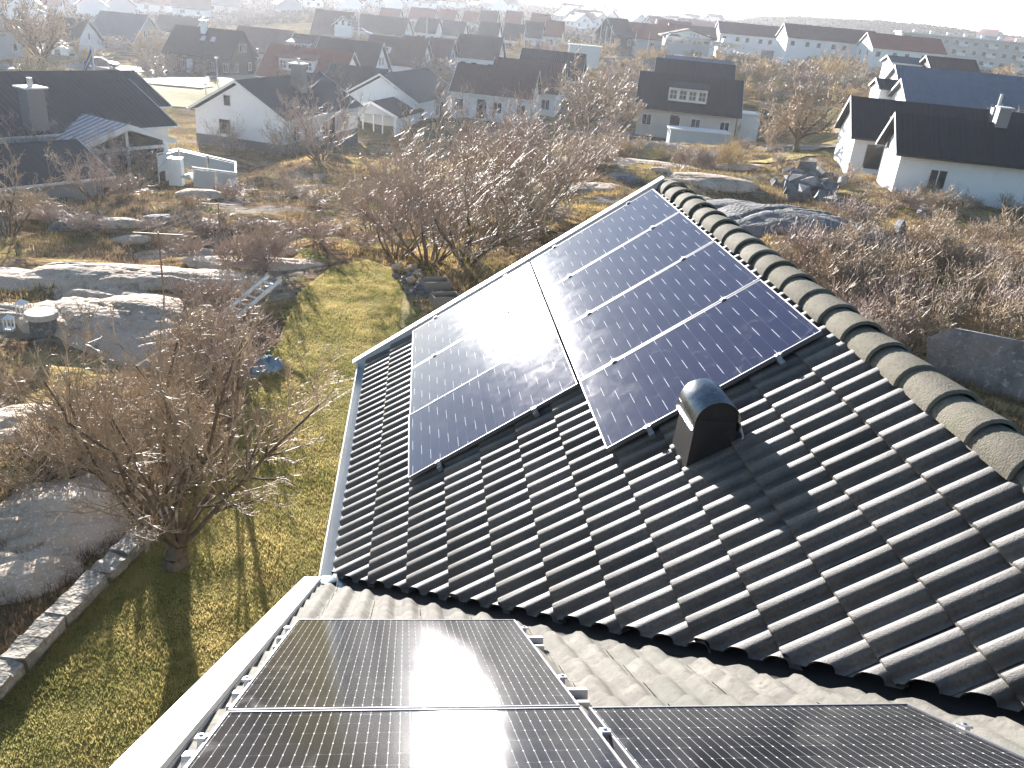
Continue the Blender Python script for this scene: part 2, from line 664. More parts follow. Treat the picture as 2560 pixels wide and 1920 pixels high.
cap = [(s_, n_) for s_, n_ in ((-.16, -.2), (RS + .02, -.2), (RS + .02, .115), (-.16, .115))]
b.slab([(s_ * cos(PB) - n_ * sin(PB), Y_TOP + .01, s_ * sin(PB) + n_ * cos(PB)) for s_, n_ in cap], (0, 1, 0), .07)
b.build("verge_board", m_wpaint, house)
b = MB()
b.box(-.18, RS + .03, Y_TOP - .012, Y_TOP + .10, .117, .127, MB_)
b.build("verge_flashing", m_white, house)
b = MB()                                       # verge of the main roof, near the camera
b.box(-.04, tA, -.262, -.128, .035, .06, MA_)
b.box(-.04, tA, -.262, -.25, -.16, .035, MA_)
b.build("verge_flashing", m_white, house)
b = MB()
b.box(-.03, tA, -.25, -.128, -.15, .03, MA_)
b.build("verge_board", m_wpaint, house)
b = MB()                                       # eaves gutter of the wing: half pipe
n = 9
for (ra, rb) in ((.066, .062),):
    V = []
    for y in (.12, Y_TOP + .12):
        for r_ in (ra, rb):
            V += [(-.085 + cos(pi + pi * i / (n - 1)) * r_, y, -.03 + sin(pi + pi * i / (n - 1)) * r_) for i in range(n)]
    F = []
    for i in range(n - 1):
        F += [(i, i + 1, 2 * n + i + 1, 2 * n + i), (n + i, 3 * n + i, 3 * n + i + 1, n + i + 1), (i, n + i, n + i + 1, i + 1)]
    for e in (0, n - 1):
        F.append((e, 2 * n + e, 3 * n + e, n + e))
    b.add(V, F)
gut = b.build("gutter", m_white, house)
b = MB()
b.tube([(-.151, .1, -.022), (-.151, Y_TOP + .12, -.022)], .009, 6)
b.build("gutter_lip", m_white, gut)
m_teal = mat("blue_grey_metal_hopper", srgb("#34505f"), .5, noise=[(20, srgb("#27404d"), .4, .7)])
b = MB()
b.tube([(-.085, .05, -.25), (-.085, .05, -.1), (-.085, .05, -.02)], [.045, .05, .10], 16)
hp = b.build("gutter_hopper", m_teal, house, True)
b = MB()
b.tube([(-.085, .05, -.24), (-.0, .12, -.5), (.16, .2, -.7), (.16, .2, -3.2)], .04, 10)
b.build("downpipe", m_white, house, True)
b = MB()
b.slab([(.0, .06, .03), (.10, -.02, .03), (.02, -.08, .02)], (0, 0, 1), .006)
b.build("valley_end_flashing", m_alu, house)
b = MB()                                       # walls
b.box(.12, 2 * RX - .1, -8.5, 4.1, -3.5, -.12)
b.add([(.12, 4.1, -.12), (2 * RX - .1, 4.1, -.12), (RX, 4.1, RZ - .3), (.12, 4.0, -.12), (2 * RX - .1, 4.0, -.12), (RX, 4.0, RZ - .3)], [(0, 1, 2), (5, 4, 3)])
b.add([(.12, -.3, -.1), (.12, -8.5, -.1), (.12, YR, ZR - .2), (.22, -.3, -.1), (.22, -8.5, -.1), (.22, YR, ZR - .2)], [(0, 1, 2), (5, 4, 3)])
b.build("wall", m_render, house)

# ------------------------------------------------------------------ solar panels
def panel_mat(name, long_axis, cell, base, rough, wires, dashes):
    """glass over cells; object x = long side, y = short side (metres)"""
    M = bpy.data.materials.new(name)
    M.use_nodes = True
    n = M.node_tree.nodes
    l = M.node_tree.links
    b = n["Principled BSDF"]
    tc = n.new("ShaderNodeTexCoord")
    sp = n.new("ShaderNodeSeparateXYZ")
    l.new(tc.outputs["Object"], sp.inputs[0])

    def mth(op, a, bb=None, c=None):
        x = n.new("ShaderNodeMath"); x.operation = op
        for i, v in enumerate((a, bb, c)):
            if v is None:
                continue
            if isinstance(v, (int, float)):
                x.inputs[i].default_value = v
            else:
                l.new(v, x.inputs[i])
        return x.outputs[0]
    X, Y = sp.outputs[0], sp.outputs[1]
    # thin wires along the long side, evenly spaced across the short side
    fy = mth("ABSOLUTE", mth("SUBTRACT", mth("FRACT", mth("DIVIDE", Y, wires[0])), .5))
    wire = mth("LESS_THAN", fy, wires[1] / wires[0] / 2)
    # lines between the half cells, across the long side
    fx = mth("ABSOLUTE", mth("SUBTRACT", mth("FRACT", mth("DIVIDE", X, cell)), .5))
    gap = mth("LESS_THAN", fx, dashes[0] / cell / 2)
    # pads where they cross
    dot = mth("MULTIPLY", mth("LESS_THAN", fx, .035), mth("LESS_THAN", fy, wires[1] / wires[0] * 1.3))
    ph = mth("FLOOR", mth("DIVIDE", X, cell))
    seg = mth("LESS_THAN", mth("FRACT", mth("ADD", mth("DIVIDE", Y, dashes[1]), mth("MULTIPLY", ph, .37))), dashes[2])
    dash = mth("MULTIPLY", gap, seg)  # bright dashes paint the glints where the wires cross
    nz = n.new("ShaderNodeTexNoise"); nz.inputs["Scale"].default_value = 2.2; nz.inputs["Detail"].default_value = 4
    l.new(tc.outputs["Object"], nz.inputs["Vector"])
    mx = n.new("ShaderNodeMix"); mx.data_type = "RGBA"
    mx.inputs[6].default_value = base[0]; mx.inputs[7].default_value = base[1]
    l.new(nz.outputs[0], mx.inputs[0])
    cur = mx.outputs[2]
    for fac, col, k in ((wire, wires[2], wires[3]), (gap, wires[2], dashes[3]), (dot, (.75, .75, .72, 1), dashes[5]), (dash, (.8, .8, .8, 1), dashes[4])):
        m2 = n.new("ShaderNodeMix"); m2.data_type = "RGBA"
        l.new(mth("MULTIPLY", fac, k), m2.inputs[0])
        l.new(cur, m2.inputs[6])
        m2.inputs[7].default_value = col
        cur = m2.outputs[2]
    # dust and smears
    dn = n.new("ShaderNodeTexNoise"); dn.inputs["Scale"].default_value = 5; dn.inputs["Detail"].default_value = 7; dn.inputs["Distortion"].default_value = 1.6
    l.new(tc.outputs["Object"], dn.inputs["Vector"])
    dr = n.new("ShaderNodeMapRange"); dr.inputs[1].default_value = .56; dr.inputs[2].default_value = .75; dr.inputs[3].default_value = 0; dr.inputs[4].default_value = .10
    l.new(dn.outputs[0], dr.inputs[0])
    m3 = n.new("ShaderNodeMix"); m3.data_type = "RGBA"
    l.new(dr.outputs[0], m3.inputs[0]); l.new(cur, m3.inputs[6]); m3.inputs[7].default_value = (.42, .4, .36, 1)
    l.new(m3.outputs[2], b.inputs["Base Color"])
    rr_ = n.new("ShaderNodeMapRange"); rr_.inputs[1].default_value = .3; rr_.inputs[2].default_value = .8
    rr_.inputs[3].default_value = rough * .9; rr_.inputs[4].default_value = rough * 1.35
    l.new(dn.outputs[0], rr_.inputs[0]); l.new(rr_.outputs[0], b.inputs["Roughness"])
    b.inputs["IOR"].default_value = 1.5
    b.inputs["Specular IOR Level"].default_value = .6
    # fine stipple of the solar glass
    bn = n.new("ShaderNodeTexNoise"); bn.inputs["Scale"].default_value = 260; bn.inputs["Detail"].default_value = 1
    l.new(tc.outputs["Object"], bn.inputs["Vector"])
    bp = n.new("ShaderNodeBump"); bp.inputs["Strength"].default_value = .06; bp.inputs["Distance"].default_value = .002
    l.new(bn.outputs[0], bp.inputs["Height"]); l.new(bp.outputs[0], b.inputs["Normal"])
    return M


m_pvB = panel_mat("solar_glass_blue", 0, .0929, (srgb("#1a1a34"), srgb("#24223e")), .078, (.0308, .0012, (.25, .27, .4, 1), .03), (.0036, .43, .36, .16, .75, .0))
m_pvA = panel_mat("solar_glass_black", 0, .0929, ((.006, .007, .009, 1), (.012, .013, .017, 1)), .135, (.0308, .0016, (.42, .42, .4, 1), .6), (.0016, .21, .42, .10, .10, .9))
PL, PW, PT = 1.671, 1.129, .035


def solar_panel(label, group, M, L, Wd, m_glass, clamps):
    """M maps local (x long, y short, z up) with the origin in a corner"""
    e = bpy.data.objects.new("solar_panel", None)
    e.empty_display_size = .2
    e.matrix_world = M
    link(e)
    tag(e, label, "solar panel", group)
    b = MB()
    f = .0085
    b.box(0, L, 0, f, -PT, 0).box(0, L, Wd - f, Wd, -PT, 0).box(0, f, f, Wd - f, -PT, 0).box(L - f, L, f, Wd - f, -PT, 0)
    b.build("frame", m_frame, e)
    b = MB()
    b.box(f, L - f, f, Wd - f, -.008, -.003)
    b.build("glass", m_glass, e)
    b = MB()
    b.box(f, L - f, f, Wd - f, -.03, -.009)
    b.build("backing", m_black, e)
    for (cx, cy) in clamps:
        b = MB()
        b.box(cx - .022, cx + .022, cy - .014, cy + .014, .001, .009)
        b.box(cx - .018, cx + .018, cy - .006, cy + .006, -.05, .001)
        b.tube([(cx, cy, .009), (cx, cy, .015)], .007, 8)
        b.build("clamp", m_blackmetal if m_glass is m_pvB and cy > .2 else m_alu, e)
    return e


HB = .13
namesB = {(0, 0): "far-verge solar panel of the gutter column, washed out by the sun glare",
          (0, 1): "middle solar panel of the three in the column nearest the gutter",
          (0, 2): "lowest solar panel of the gutter column, its corner beside the open tile strip",
          (1, 0): "topmost blue solar panel of the ridge column, at the roof peak",
          (1, 1): "second solar panel from the peak in the column along the ridge tiles",
          (1, 2): "third solar panel from the peak in the column along the ridge tiles",
          (1, 3): "lowest solar panel of the ridge column, right behind the metal roof vent"}
for (c, r), lb in namesB.items():
    s0 = (.735, 2.431)[c]
    yb = 4.248 - 1.154 * (r + 1) + .012
    # local x = up slope, y = world y
    M = MB_ @ Matrix.Translation((s0, yb, HB))
    cl = [(.33, -.012), (1.34, -.012)] if c == 1 else [(.30, -.012), (1.25, -.012)]
    if r == 0:
        cl += [(.33, PW + .012), (1.34, PW + .012)]
    if (c, r) == (0, 2):                       # tilt added to bounce the sun's reflection onto the black panels
        M = M @ Matrix.Translation((.84, .56, 0)) @ Matrix.Rotation(radians(1.5), 4, "X") @ Matrix.Rotation(radians(.4), 4, "Y") @ Matrix.Translation((-.84, -.56, 0))
    solar_panel(lb, "solar panels on the dark roof wing", M, PL, PW, m_pvB, cl)
namesA = {(0, 0): "black solar panel lying highest in view on the pale foreground roof",
          (0, 1): "black solar panel cut by the bottom edge with the round sun glare on it",
          (1, 1): "black solar panel in the bottom right corner beside the pale tiles"}
for (c, r), lb in namesA.items():
    x0 = -.0135 + c * (PW + .025)
    t0 = 2.358 + r * 1.6908
    # local x = up slope (long), local y = world x
    M = MA_ @ Matrix.Translation((t0, x0, HB))
    cl = [(.28, -.012), (1.3, -.012)]
    cl += [(.28, PW + .012), (1.3, PW + .012)] if (c, r) != (0, 1) else []
    solar_panel(lb, "black solar panels on the pale roof", M, PL, PW, m_pvA, cl)
# rails the panels are clamped to
lab = {0: "lower mounting rail under the gutter column of panels", 1: "upper mounting rail under the gutter column of panels",
       2: "lower mounting rail under the ridge column of panels", 3: "upper mounting rail under the ridge column of panels"}
for i, (s, ya) in enumerate(((1.03, .76), (1.98, .76), (2.76, -.40), (3.77, -.40))):
    b = MB()
    b.box(s - .02, s + .02, ya - .02, 4.28, HB - PT - .045, HB - PT - .002, MB_)
    tag(b.build("mounting_rail", m_alu), lab[i], "mounting rail", "mounting rails")
labA = {0: "mounting rail under the highest black panel, nearer its far edge", 1: "mounting rail under the highest black panel, nearer its near edge",
        2: "mounting rail under the two bottom black panels"}
for i, (t, x1) in enumerate(((2.64, 1.22), (3.66, 1.22), (4.33, 2.36))):
    b = MB()
    b.box(t - .02, t + .02, -.07, x1, HB - PT - .045, HB - PT - .002, MA_)
    r_ = b.build("mounting_rail", m_alu)
    tag(r_, labA[i], "mounting rail", "mounting rails")
    for xx in (-.055, x1 - .03):
        b = MB()
        b.box(t + .05, t + .085, xx - .02, xx + .025, .04, HB - PT - .03, MA_)
        b.box(t - .02, t + .085, xx - .02, xx + .025, HB - PT - .05, HB - PT - .046, MA_)
        b.build("roof_hook", m_alu, r_)

# ------------------------------------------------------------------ roof vent
v = empty("roof_vent", (2.44, -.74, 1.72))
tag(v, "black box roof vent with a half-round shiny metal hood above the tiles", "roof vent")
Mi = Matrix.Translation((-2.44, .74, -1.72))
b = MB()
x0, x1, ya, yb = 2.31, 2.575, -.90, -.60
zt = 2.03
b.add([tuple(Mi @ Vector(p)) for p in ((x0 - .02, ya - .03, x0 * TB), (x1 + .02, ya - .03, x1 * TB), (x1 + .02, yb, x1 * TB), (x0 - .02, yb, x0 * TB),
                                      (x0, ya, zt), (x1, ya, zt), (x1, yb, zt), (x0, yb, zt))],
      [(0, 1, 5, 4), (1, 2, 6, 5), (2, 3, 7, 6), (3, 0, 4, 7), (4, 5, 6, 7)])
b.build("vent_box", m_blackmetal, v)
b = MB()
n = 15
cx, rad = (x0 + x1) / 2, .150
V = []
for y in (ya - .03, yb + .03):
    for r_ in (rad, rad - .004):
        V += [tuple(Mi @ Vector((cx - cos(pi * i / (n - 1)) * r_, y, zt - .005 + sin(pi * i / (n - 1)) * r_))) for i in range(n)]
F = []
for i in range(n - 1):
    F += [(i, 2 * n + i, 2 * n + i + 1, i + 1), (n + i, n + i + 1, 3 * n + i + 1, 3 * n + i), (i, i + 1, n + i + 1, n + i)]
b.add(V, F)
b.build("hood", m_steel, v, True)
for y in (ya + .004, yb - .004):
    b = MB()
    b.add([tuple(Mi @ Vector((cx - cos(pi * i / (n - 1)) * (rad - .006), y, zt + sin(pi * i / (n - 1)) * (rad - .006)))) for i in range(n)], [tuple(range(n))])
    b.build("hood_end", m_blackmetal, v)
for sgn, xx in ((-1, x0 - .022), (1, x1 + .014)):
    b = MB()
    b.box(xx, xx + .008, ya - .03, yb + .03, zt - .06, zt - .004, Mi)
    b.box(xx - .014 if sgn < 0 else xx, xx + .008 if sgn < 0 else xx + .02, ya - .03, yb + .03, zt - .064, zt - .059, Mi)
    b.build("hood_rail", m_steel, v)
b = MB()
b.tube([tuple(Mi @ Vector((x1 + .02, ya - .02, zt - .02))), tuple(Mi @ Vector((x1 + .05, ya - .035, zt - .09))), tuple(Mi @ Vector((x1 + .03, ya - .06, zt - .16)))], .008, 6)
b.build("latch", m_alu, v)

# ------------------------------------------------------------------ lawn and grass
m_lawn = mat("lawn_soil_and_moss", srgb("#7d7340"), .95, gain=1.3, noise=[(1.3, srgb("#94824e"), .4, .6), (.5, srgb("#6b6636"), .45, .65), (9, srgb("#544d2b"), .5, .7)], bump=.8, bscale=14, coord="World", spec=.1)
m_blade = mat("grass_blades", srgb("#968d58"), .7, noise=[(.7, srgb("#b5a36e"), .42, .6), (2.4, srgb("#767644"), .45, .65)], coord="World", spec=.2, trans=.55, gain=1.2)
gx = np.arange(-4.6, 3.0, .16); gy = np.arange(-3, 19.8, .16)
GX, GY = np.meshgrid(gx, gy)
ins = lawn_dist(GX, GY) <= .05
GZ = -3.2 + .05 + .06 * fbm(GX * 1.1, GY * 1.1, 3)
GZ = np.where(ins, GZ, -3.2 + .03)
ii = np.arange(GX.size).reshape(GX.shape)
ok = ins[:-1, :-1] & ins[1:, :-1] & ins[:-1, 1:] & ins[1:, 1:]
q = np.stack([ii[:-1, :-1], ii[:-1, 1:], ii[1:, 1:], ii[1:, :-1]], -1)[ok]
o = np_mesh("lawn", np.stack([GX, GY, GZ], -1).reshape(-1, 3), q, m_lawn, 4, smooth=True)
tag(o, "strip of winter lawn between the house and the rocks", None, kind="structure")

rng = np.random.default_rng(11)


def blades(name, x, y, z, h, w, lean, m, label, cat, kind="stuff"):
    n = len(x)
    a = rng.random(n) * 2 * pi
    la = rng.random(n) * 2 * pi
    ln = rng.random(n) * lean * h
    V = np.zeros((n, 3, 3), np.float32)
    V[:, 0] = np.stack([x - np.cos(a) * w / 2, y - np.sin(a) * w / 2, z - .02], -1)
    V[:, 1] = np.stack([x + np.cos(a) * w / 2, y + np.sin(a) * w / 2, z - .02], -1)
    V[:, 2] = np.stack([x + np.cos(la) * ln, y + np.sin(la) * ln, z + h], -1)
    o = np_mesh(name, V.reshape(-1, 3), np.arange(n * 3).reshape(-1, 3), m, 3)
    return tag(o, label, cat, None, kind)


n = 300000
x = rng.uniform(-4.3, .2, n); y = rng.uniform(1.0, 19.4, n)
k = lawn_dist(x, y) <= 0
k &= rng.random(n) < (.25 + 1.3 * np.clip(fbm(x * 1.6, y * 1.6, 3) + .45, 0, 1))
x = x[k]; y = y[k]
cl = vnoise(x * 2.3, y * 2.3)
blades("grass", x, y, -3.15 + .06 * fbm(x * 1.1, y * 1.1, 3), .02 + .055 * cl * rng.random(len(x)), .013 + .010 * rng.random(len(x)), 1.3, m_blade,
       "short yellow-green winter grass on the lawn strip", "grass")

# heath cover: heather, dry grass, moss in clumps
m_heather = mat("heather_twigs", srgb("#6b5848"), .9, noise=[(.8, srgb("#807058"), .4, .6), (.15, srgb("#5a4b3c"), .4, .6)], coord="World", spec=.15, trans=.25, gain=1.6)
m_dry = mat("dry_grass", srgb("#b09863"), .8, noise=[(.6, srgb("#8e7c4c"), .4, .6)], coord="World", spec=.2, trans=.4, gain=1.3)
m_moss = mat("green_moss_scrub", srgb("#6a6a36"), .9, noise=[(.7, srgb("#4d5430"), .4, .6)], coord="World", spec=.15, trans=.25)



def cover(name, m, n, dens_seed, thr, h0, h1, w, lean, dmin, dmax, label, cat, per=7, az0=-50, az1=52):
    a = np.radians(rng.uniform(az0, az1, n))
    d = dmin * (dmax / dmin) ** rng.random(n)
    x = CAM[0] + d * np.sin(a); y = CAM[1] + d * np.cos(a)
    f = fbm(x * .22 + dens_seed, y * .22 + dens_seed * 2, 4)
    k = (f > thr) & (lawn_dist(x, y) > .15) & ~((x > 0) & (x < 7) & (y < 4.6))
    x, y, d = x[k], y[k], d[k]
    s = (d / 20) ** .55
    hx = np.repeat(x, per); hy = np.repeat(y, per); ss = np.repeat(s, per)
    r = .14 * ss
    ang = rng.random(len(hx)) * 2 * pi
    rr_ = r * np.sqrt(rng.random(len(hx)))
    hx = hx + rr_ * np.cos(ang); hy = hy + rr_ * np.sin(ang)
    h = rng.uniform(h0, h1, len(hx)) * ss ** .5 * (1.15 - .5 * rr_ / r)
    return blades(name, hx, hy, T(hx, hy), h, w * ss, lean, m, label, cat)


cover("heather", m_heather, 60000, 3.1, -.02, .07, .24, .028, 1.0, 9, 75, "brown heather clumps over the rocky heath", "heather")
cover("dry_grass", m_dry, 42000, 8.7, .02, .06, .22, .02, 1.5, 9, 90, "tan tufts of dry grass among the heather", "grass", 6)
m_wood = mat("distant_brush", srgb("#4c4434"), .95, noise=[(.03, srgb("#3a4030"), .45, .6), (.12, srgb("#5e5038"), .45, .65)], coord="World", spec=.05, trans=.05)
cover("distant_brush", m_wood, 42000, 21.7, -.20, .12, .55, .14, 1.1, 260, 1300, "brown leafless brush covering the distant slopes", "brush", 8)
cover("moss_scrub", m_moss, 22000, 14.2, .10, .04, .14, .035, .8, 9, 60, "low green mossy scrub on the heath", "ground cover", 6)

# thin air haze, also standing in for the sun's veiling glare
hz = MB()
hz.box(-1700, 1700, -1200, 3200, -40, 64)
m_haze = bpy.data.materials.new("thin_haze")
m_haze.use_nodes = True
hn = m_haze.node_tree.nodes
hn.remove(hn["Principled BSDF"])
pv = hn.new("ShaderNodeVolumePrincipled")
pv.inputs["Color"].default_value = (.92, .94, 1, 1)
pv.inputs["Density"].default_value = .0003
pv.inputs["Anisotropy"].default_value = .5
m_haze.node_tree.links.new(pv.outputs[0], hn["Material Output"].inputs["Volume"])
tag(hz.build("haze", m_haze), "thin bright haze over the village", None, None, "stuff")

# ------------------------------------------------------------------ rocks
m_rock = mat("granite_bedrock", srgb("#9b8a78"), .9, noise=[(.8, srgb("#857462"), .42, .6), (4, srgb("#6b5c4c"), .52, .68), (.35, srgb("#a08a78"), .5, .7), (22, srgb("#b3a799"), .56, .66)], gain=1.9,
             bump=.7, bscale=7, coord="World", spec=.2)
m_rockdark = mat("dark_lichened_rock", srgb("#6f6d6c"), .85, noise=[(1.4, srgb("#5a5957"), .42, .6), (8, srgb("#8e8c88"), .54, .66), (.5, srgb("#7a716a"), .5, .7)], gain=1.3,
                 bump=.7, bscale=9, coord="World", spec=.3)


def ico(sub):
    bm = bmesh.new()
    bmesh.ops.create_icosphere(bm, subdivisions=sub, radius=1)
    V = np.array([v.co[:] for v in bm.verts]); F = np.array([[v.index for v in f.verts] for f in bm.faces])
    bm.free()
    return V, F


ICO5, ICO2 = ico(5), ico(3)
rk = random.Random(21)


def rock(u, v, w, dp, h, rot=0, m=None, name="bedrock_outcrop", label="", cat="rock", sink=.35, group=None, crack=True):
    P = hit(u, v)
    V, F = ICO5
    V = V.copy()
    sd = rk.uniform(0, 90)
    n1 = fbm(V[:, 0] * 1.3 + sd, V[:, 1] * 1.3 + V[:, 2] + sd, 4)
    V *= (1 + .35 * n1)[:, None]
    # stepped sheet joints
    V[:, 2] = np.where(V[:, 2] > 0, V[:, 2] + .10 * np.round(fbm(V[:, 0] * 1.1 + sd * 2, V[:, 1] * 2.4, 2) * 6) / 3, V[:, 2])
    h = h * .72
    V *= np.array([w / 2 * 1.12, dp / 2 * 1.12, h])
    V[:, 2] += .05 * fbm(V[:, 0] * 2 + sd, V[:, 1] * 2, 3)
    if crack:
        for _ in range(3):
            a = rk.uniform(-.5, .5) + (.5 if _ % 2 else -.2); c = rk.uniform(-.5, .5) * dp * .7
            dd = np.abs(V[:, 1] * cos(a) + V[:, 0] * sin(a) - c + .12 * np.sin(V[:, 0] * 1.7 + sd))
            V[:, 2] -= .12 * h * np.exp(-(dd / .06) ** 2)
    c, s_ = cos(rot), sin(rot)
    V = np.stack([V[:, 0] * c - V[:, 1] * s_, V[:, 0] * s_ + V[:, 1] * c, V[:, 2]], -1)
    o = np_mesh(name, V, F, m or m_rock, 3, smooth=True)
    o.location = (P[0], P[1], P[2] - h * sink)
    if name == "bedrock_outcrop":
        tag(o, label, None, None, "structure")
    else:
        tag(o, label, cat, group)
    return o


for a in (
    (230, 800, 3.6, 2.6, .75, -.5), (370, 800, 4.4, 3.4, .9, -.35), (480, 850, 4.0, 3.2, .8, -.3), (330, 690, 5.2, 1.9, .45, .05),
    (520, 700, 4.0, 1.5, .4, -.1), (120, 700, 3.6, 1.4, .35, 0), (440, 640, 4.2, 1.8, .4, .1), (260, 735, 3.2, 1.2, .4, -.2), (20, 690, 3.0, 1.3, .35, .0), (60, 1075, 2.6, 2.0, .5, .3), (40, 780, 2.0, 1.2, .3, 0),
    (700, 660, 2.6, 1.0, .25, .1), (600, 655, 3.0, 1.2, .25, .0), (800, 470, 3.4, 1.2, .3, .5), (700, 560, 2.6, 1.0, .25, .2)):
    rock(*a, label="smooth pale granite bedrock showing through the heath on the left")
for a in ((150, 1290, 2.2, 2.2, .7, .2), (330, 1180, 1.8, 1.6, .5, .6), (60, 1420, 1.4, 1.2, .35, .2)):
    rock(*a, m=m_rock, label="grey bedrock in the shade behind the low stone wall")
for a in ((1995, 585, 6.0, 4.2, 1.9, -.35), (1860, 530, 4.0, 3.0, .7, -.2), (1760, 450, 6.0, 3.2, .7, -.1), (1560, 410, 10, 4.0, .6, .0), (1700, 500, 3.4, 2.2, .5, .3),
          (1500, 470, 3.6, 2.4, .5, .2), (1880, 420, 6.0, 3.0, .6, .0), (1640, 360, 7, 2.6, .4, .0), (2230, 790, 3.2, 1.2, .55, -.45), (2120, 760, 2.4, 1.2, .4, -.4)):
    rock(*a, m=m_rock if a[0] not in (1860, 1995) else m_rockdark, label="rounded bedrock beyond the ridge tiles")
for i, (u, v_, w, d, h, r_) in enumerate(((190, 570, 1.7, 1.3, .55, .1), (300, 560, 1.8, 1.0, .40, .1), (145, 672, .8, .6, .3, .2), (192, 670, .9, .5, .28, 0), (500, 487, 1.9, 1.2, .4, .2),
                                          (90, 540, 1.5, 1.0, .35, .4), (400, 545, 1.2, .8, .25, .1), (330, 600, 1.4, .8, .28, .2), (705, 632, .9, .7, .3, .4), (1568, 452, 1.6, 1.2, .5, 0), (1780, 412, 1.6, 1.2, .5, 0), (1650, 425, 1.2, .8, .3, 0))):
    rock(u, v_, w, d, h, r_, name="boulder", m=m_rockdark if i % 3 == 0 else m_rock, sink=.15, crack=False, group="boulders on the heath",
         label=["dark bulky boulder right of the pale slab row in the left heath", "long flat-topped boulder in the left heath", "small round stone beside another at the heather bank", "small flat stone next to its twin below the heather bank",
                "pale flat boulder below the white terrace post", "low dark boulder near the left picture edge", "small pale boulder in the middle of the left heath", "thin flat boulder above the bedrock slabs",
                "small boulder at the top left of the lawn strip", "grey boulder just left of the roof peak", "brown domed boulder right of the roof peak", "flat little boulder behind the roof peak"][i])


def block(P, sz, seed, label, group, m, name="boulder"):
    r = random.Random(seed)
    bm = bmesh.new()
    for _ in range(11):
        p = Vector((r.uniform(-1, 1), r.uniform(-1, 1), r.uniform(-1, 1))).normalized()
        bm.verts.new((p.x * sz[0] / 2, p.y * sz[1] / 2, p.z * sz[2] / 2))
    bmesh.ops.convex_hull(bm, input=bm.verts)
    me = bpy.data.meshes.new(name)
    bm.to_mesh(me); bm.free()
    me.materials.append(m)
    o = link(bpy.data.objects.new(name, me))
    o.location = P
    o.rotation_euler = (r.uniform(-.5, .5), r.uniform(-.5, .5), r.uniform(0, 3))
    return tag(o, label, "boulder", group)


m_quarry = mat("quarried_rock", srgb("#6c6d70"), .8, noise=[(2, srgb("#8a8986"), .45, .6), (12, srgb("#54565a"), .5, .65)], bump=.4, bscale=12, coord="World", spec=.35)
for i in range(30):
    u = rk.uniform(1935, 2110); v_ = 425 + (u - 1935) * .16 + rk.uniform(0, 70)
    P = hit(u, v_)
    s_ = rk.uniform(.6, 1.35)
    block((P[0], P[1], P[2] + s_ * .22 + (.35 if i % 3 == 0 else 0)), (s_ * 1.4, s_, s_ * .9), i, "angular grey rock block in the heap beyond the roof ridge", "angular rock blocks heaped beyond the ridge", m_quarry)
for i, (u, v_, s_) in enumerate(((2180, 620, .8), (2250, 590, .9), (2310, 545, .8), (2150, 530, .7), (2380, 790, .9))):
    P = hit(u, v_)
    block((P[0], P[1], P[2] + .15), (s_ * 1.6, s_ * .7, s_ * .6), 60 + i, ["pale split rock in the thicket right of the domed bedrock", "long pale rock lying in the brush to the right", "highest of the pale rocks in the right-hand brush",
                                                                       "small rock between the heap and the domed bedrock", "rock by the dark cut block at the right"][i], "rocks in the right-hand brush", m_quarry)
# dark cut block with a pale lichened rim, and a masonry-like ledge near the ridge
P = hit(2440, 960)
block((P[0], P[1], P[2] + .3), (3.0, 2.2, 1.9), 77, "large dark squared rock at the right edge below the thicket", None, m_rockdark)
P = hit(2230, 800)
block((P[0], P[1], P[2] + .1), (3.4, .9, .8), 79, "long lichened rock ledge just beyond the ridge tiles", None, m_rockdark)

# low stone edging of the lawn
m_stone = mat("edging_stone", srgb("#a1978a"), .85, noise=[(3, srgb("#867d71"), .45, .6), (14, srgb("#bab0a2"), .5, .65), (1.5, srgb("#7d7869"), .5, .7)], bump=.8, bscale=18, coord="World")
sw = empty("stone_edging", (-3.6, 3.4, -3.2))
tag(sw, "row of rough pale stone blocks edging the lawn at the lower left", "stone wall")
pth = [Vector((-4.45, .4)), Vector((-4.0, 1.9)), Vector((-3.62, 3.5)), Vector((-3.2, 4.95)), Vector((-3.05, 5.5))]
acc = 0
pos = []
for a, c in zip(pth, pth[1:]):
    L_ = (c - a).length
    t = 0
    while t < L_:
        s_ = rk.uniform(.34, .60)
        p = a + (c - a) * min(1, (t + s_ / 2) / L_)
        pos.append((p, s_, atan2(c.y - a.y, c.x - a.x)))
        t += s_ + .015
for p, s_, an in pos:
    bm = bmesh.new()
    bmesh.ops.create_cube(bm, size=1)
    bmesh.ops.subdivide_edges(bm, edges=bm.edges[:], cuts=2, use_grid_fill=True)
    sd = rk.uniform(0, 50)
    for vv in bm.verts:
        c = vv.co
        nn = Vector((vnoise(c.x * 3 + sd, c.y * 3 + c.z * 2) - .5, vnoise(c.y * 3 + sd, c.z * 3) - .5, vnoise(c.z * 3 + sd, c.x * 3 + c.y) - .5))
        c *= 1 - .10 * (c.length - .5)
        c += nn * .13
        vv.co = (c.x * s_, c.y * .30, c.z * .42)
    bmesh.ops.bevel(bm, geom=bm.edges[:], offset=.012, segments=1, affect="EDGES") if False else None
    me = bpy.data.meshes.new("stone")
    bm.to_mesh(me); bm.free()
    me.materials.append(m_stone)
    o = link(bpy.data.objects.new("stone", me), sw)
    o.location = (p.x + 3.6, p.y - 3.4, .03 + rk.uniform(-.02, .02))
    o.rotation_euler = (rk.uniform(-.05, .05), rk.uniform(-.05, .05), an + rk.uniform(-.06, .06))

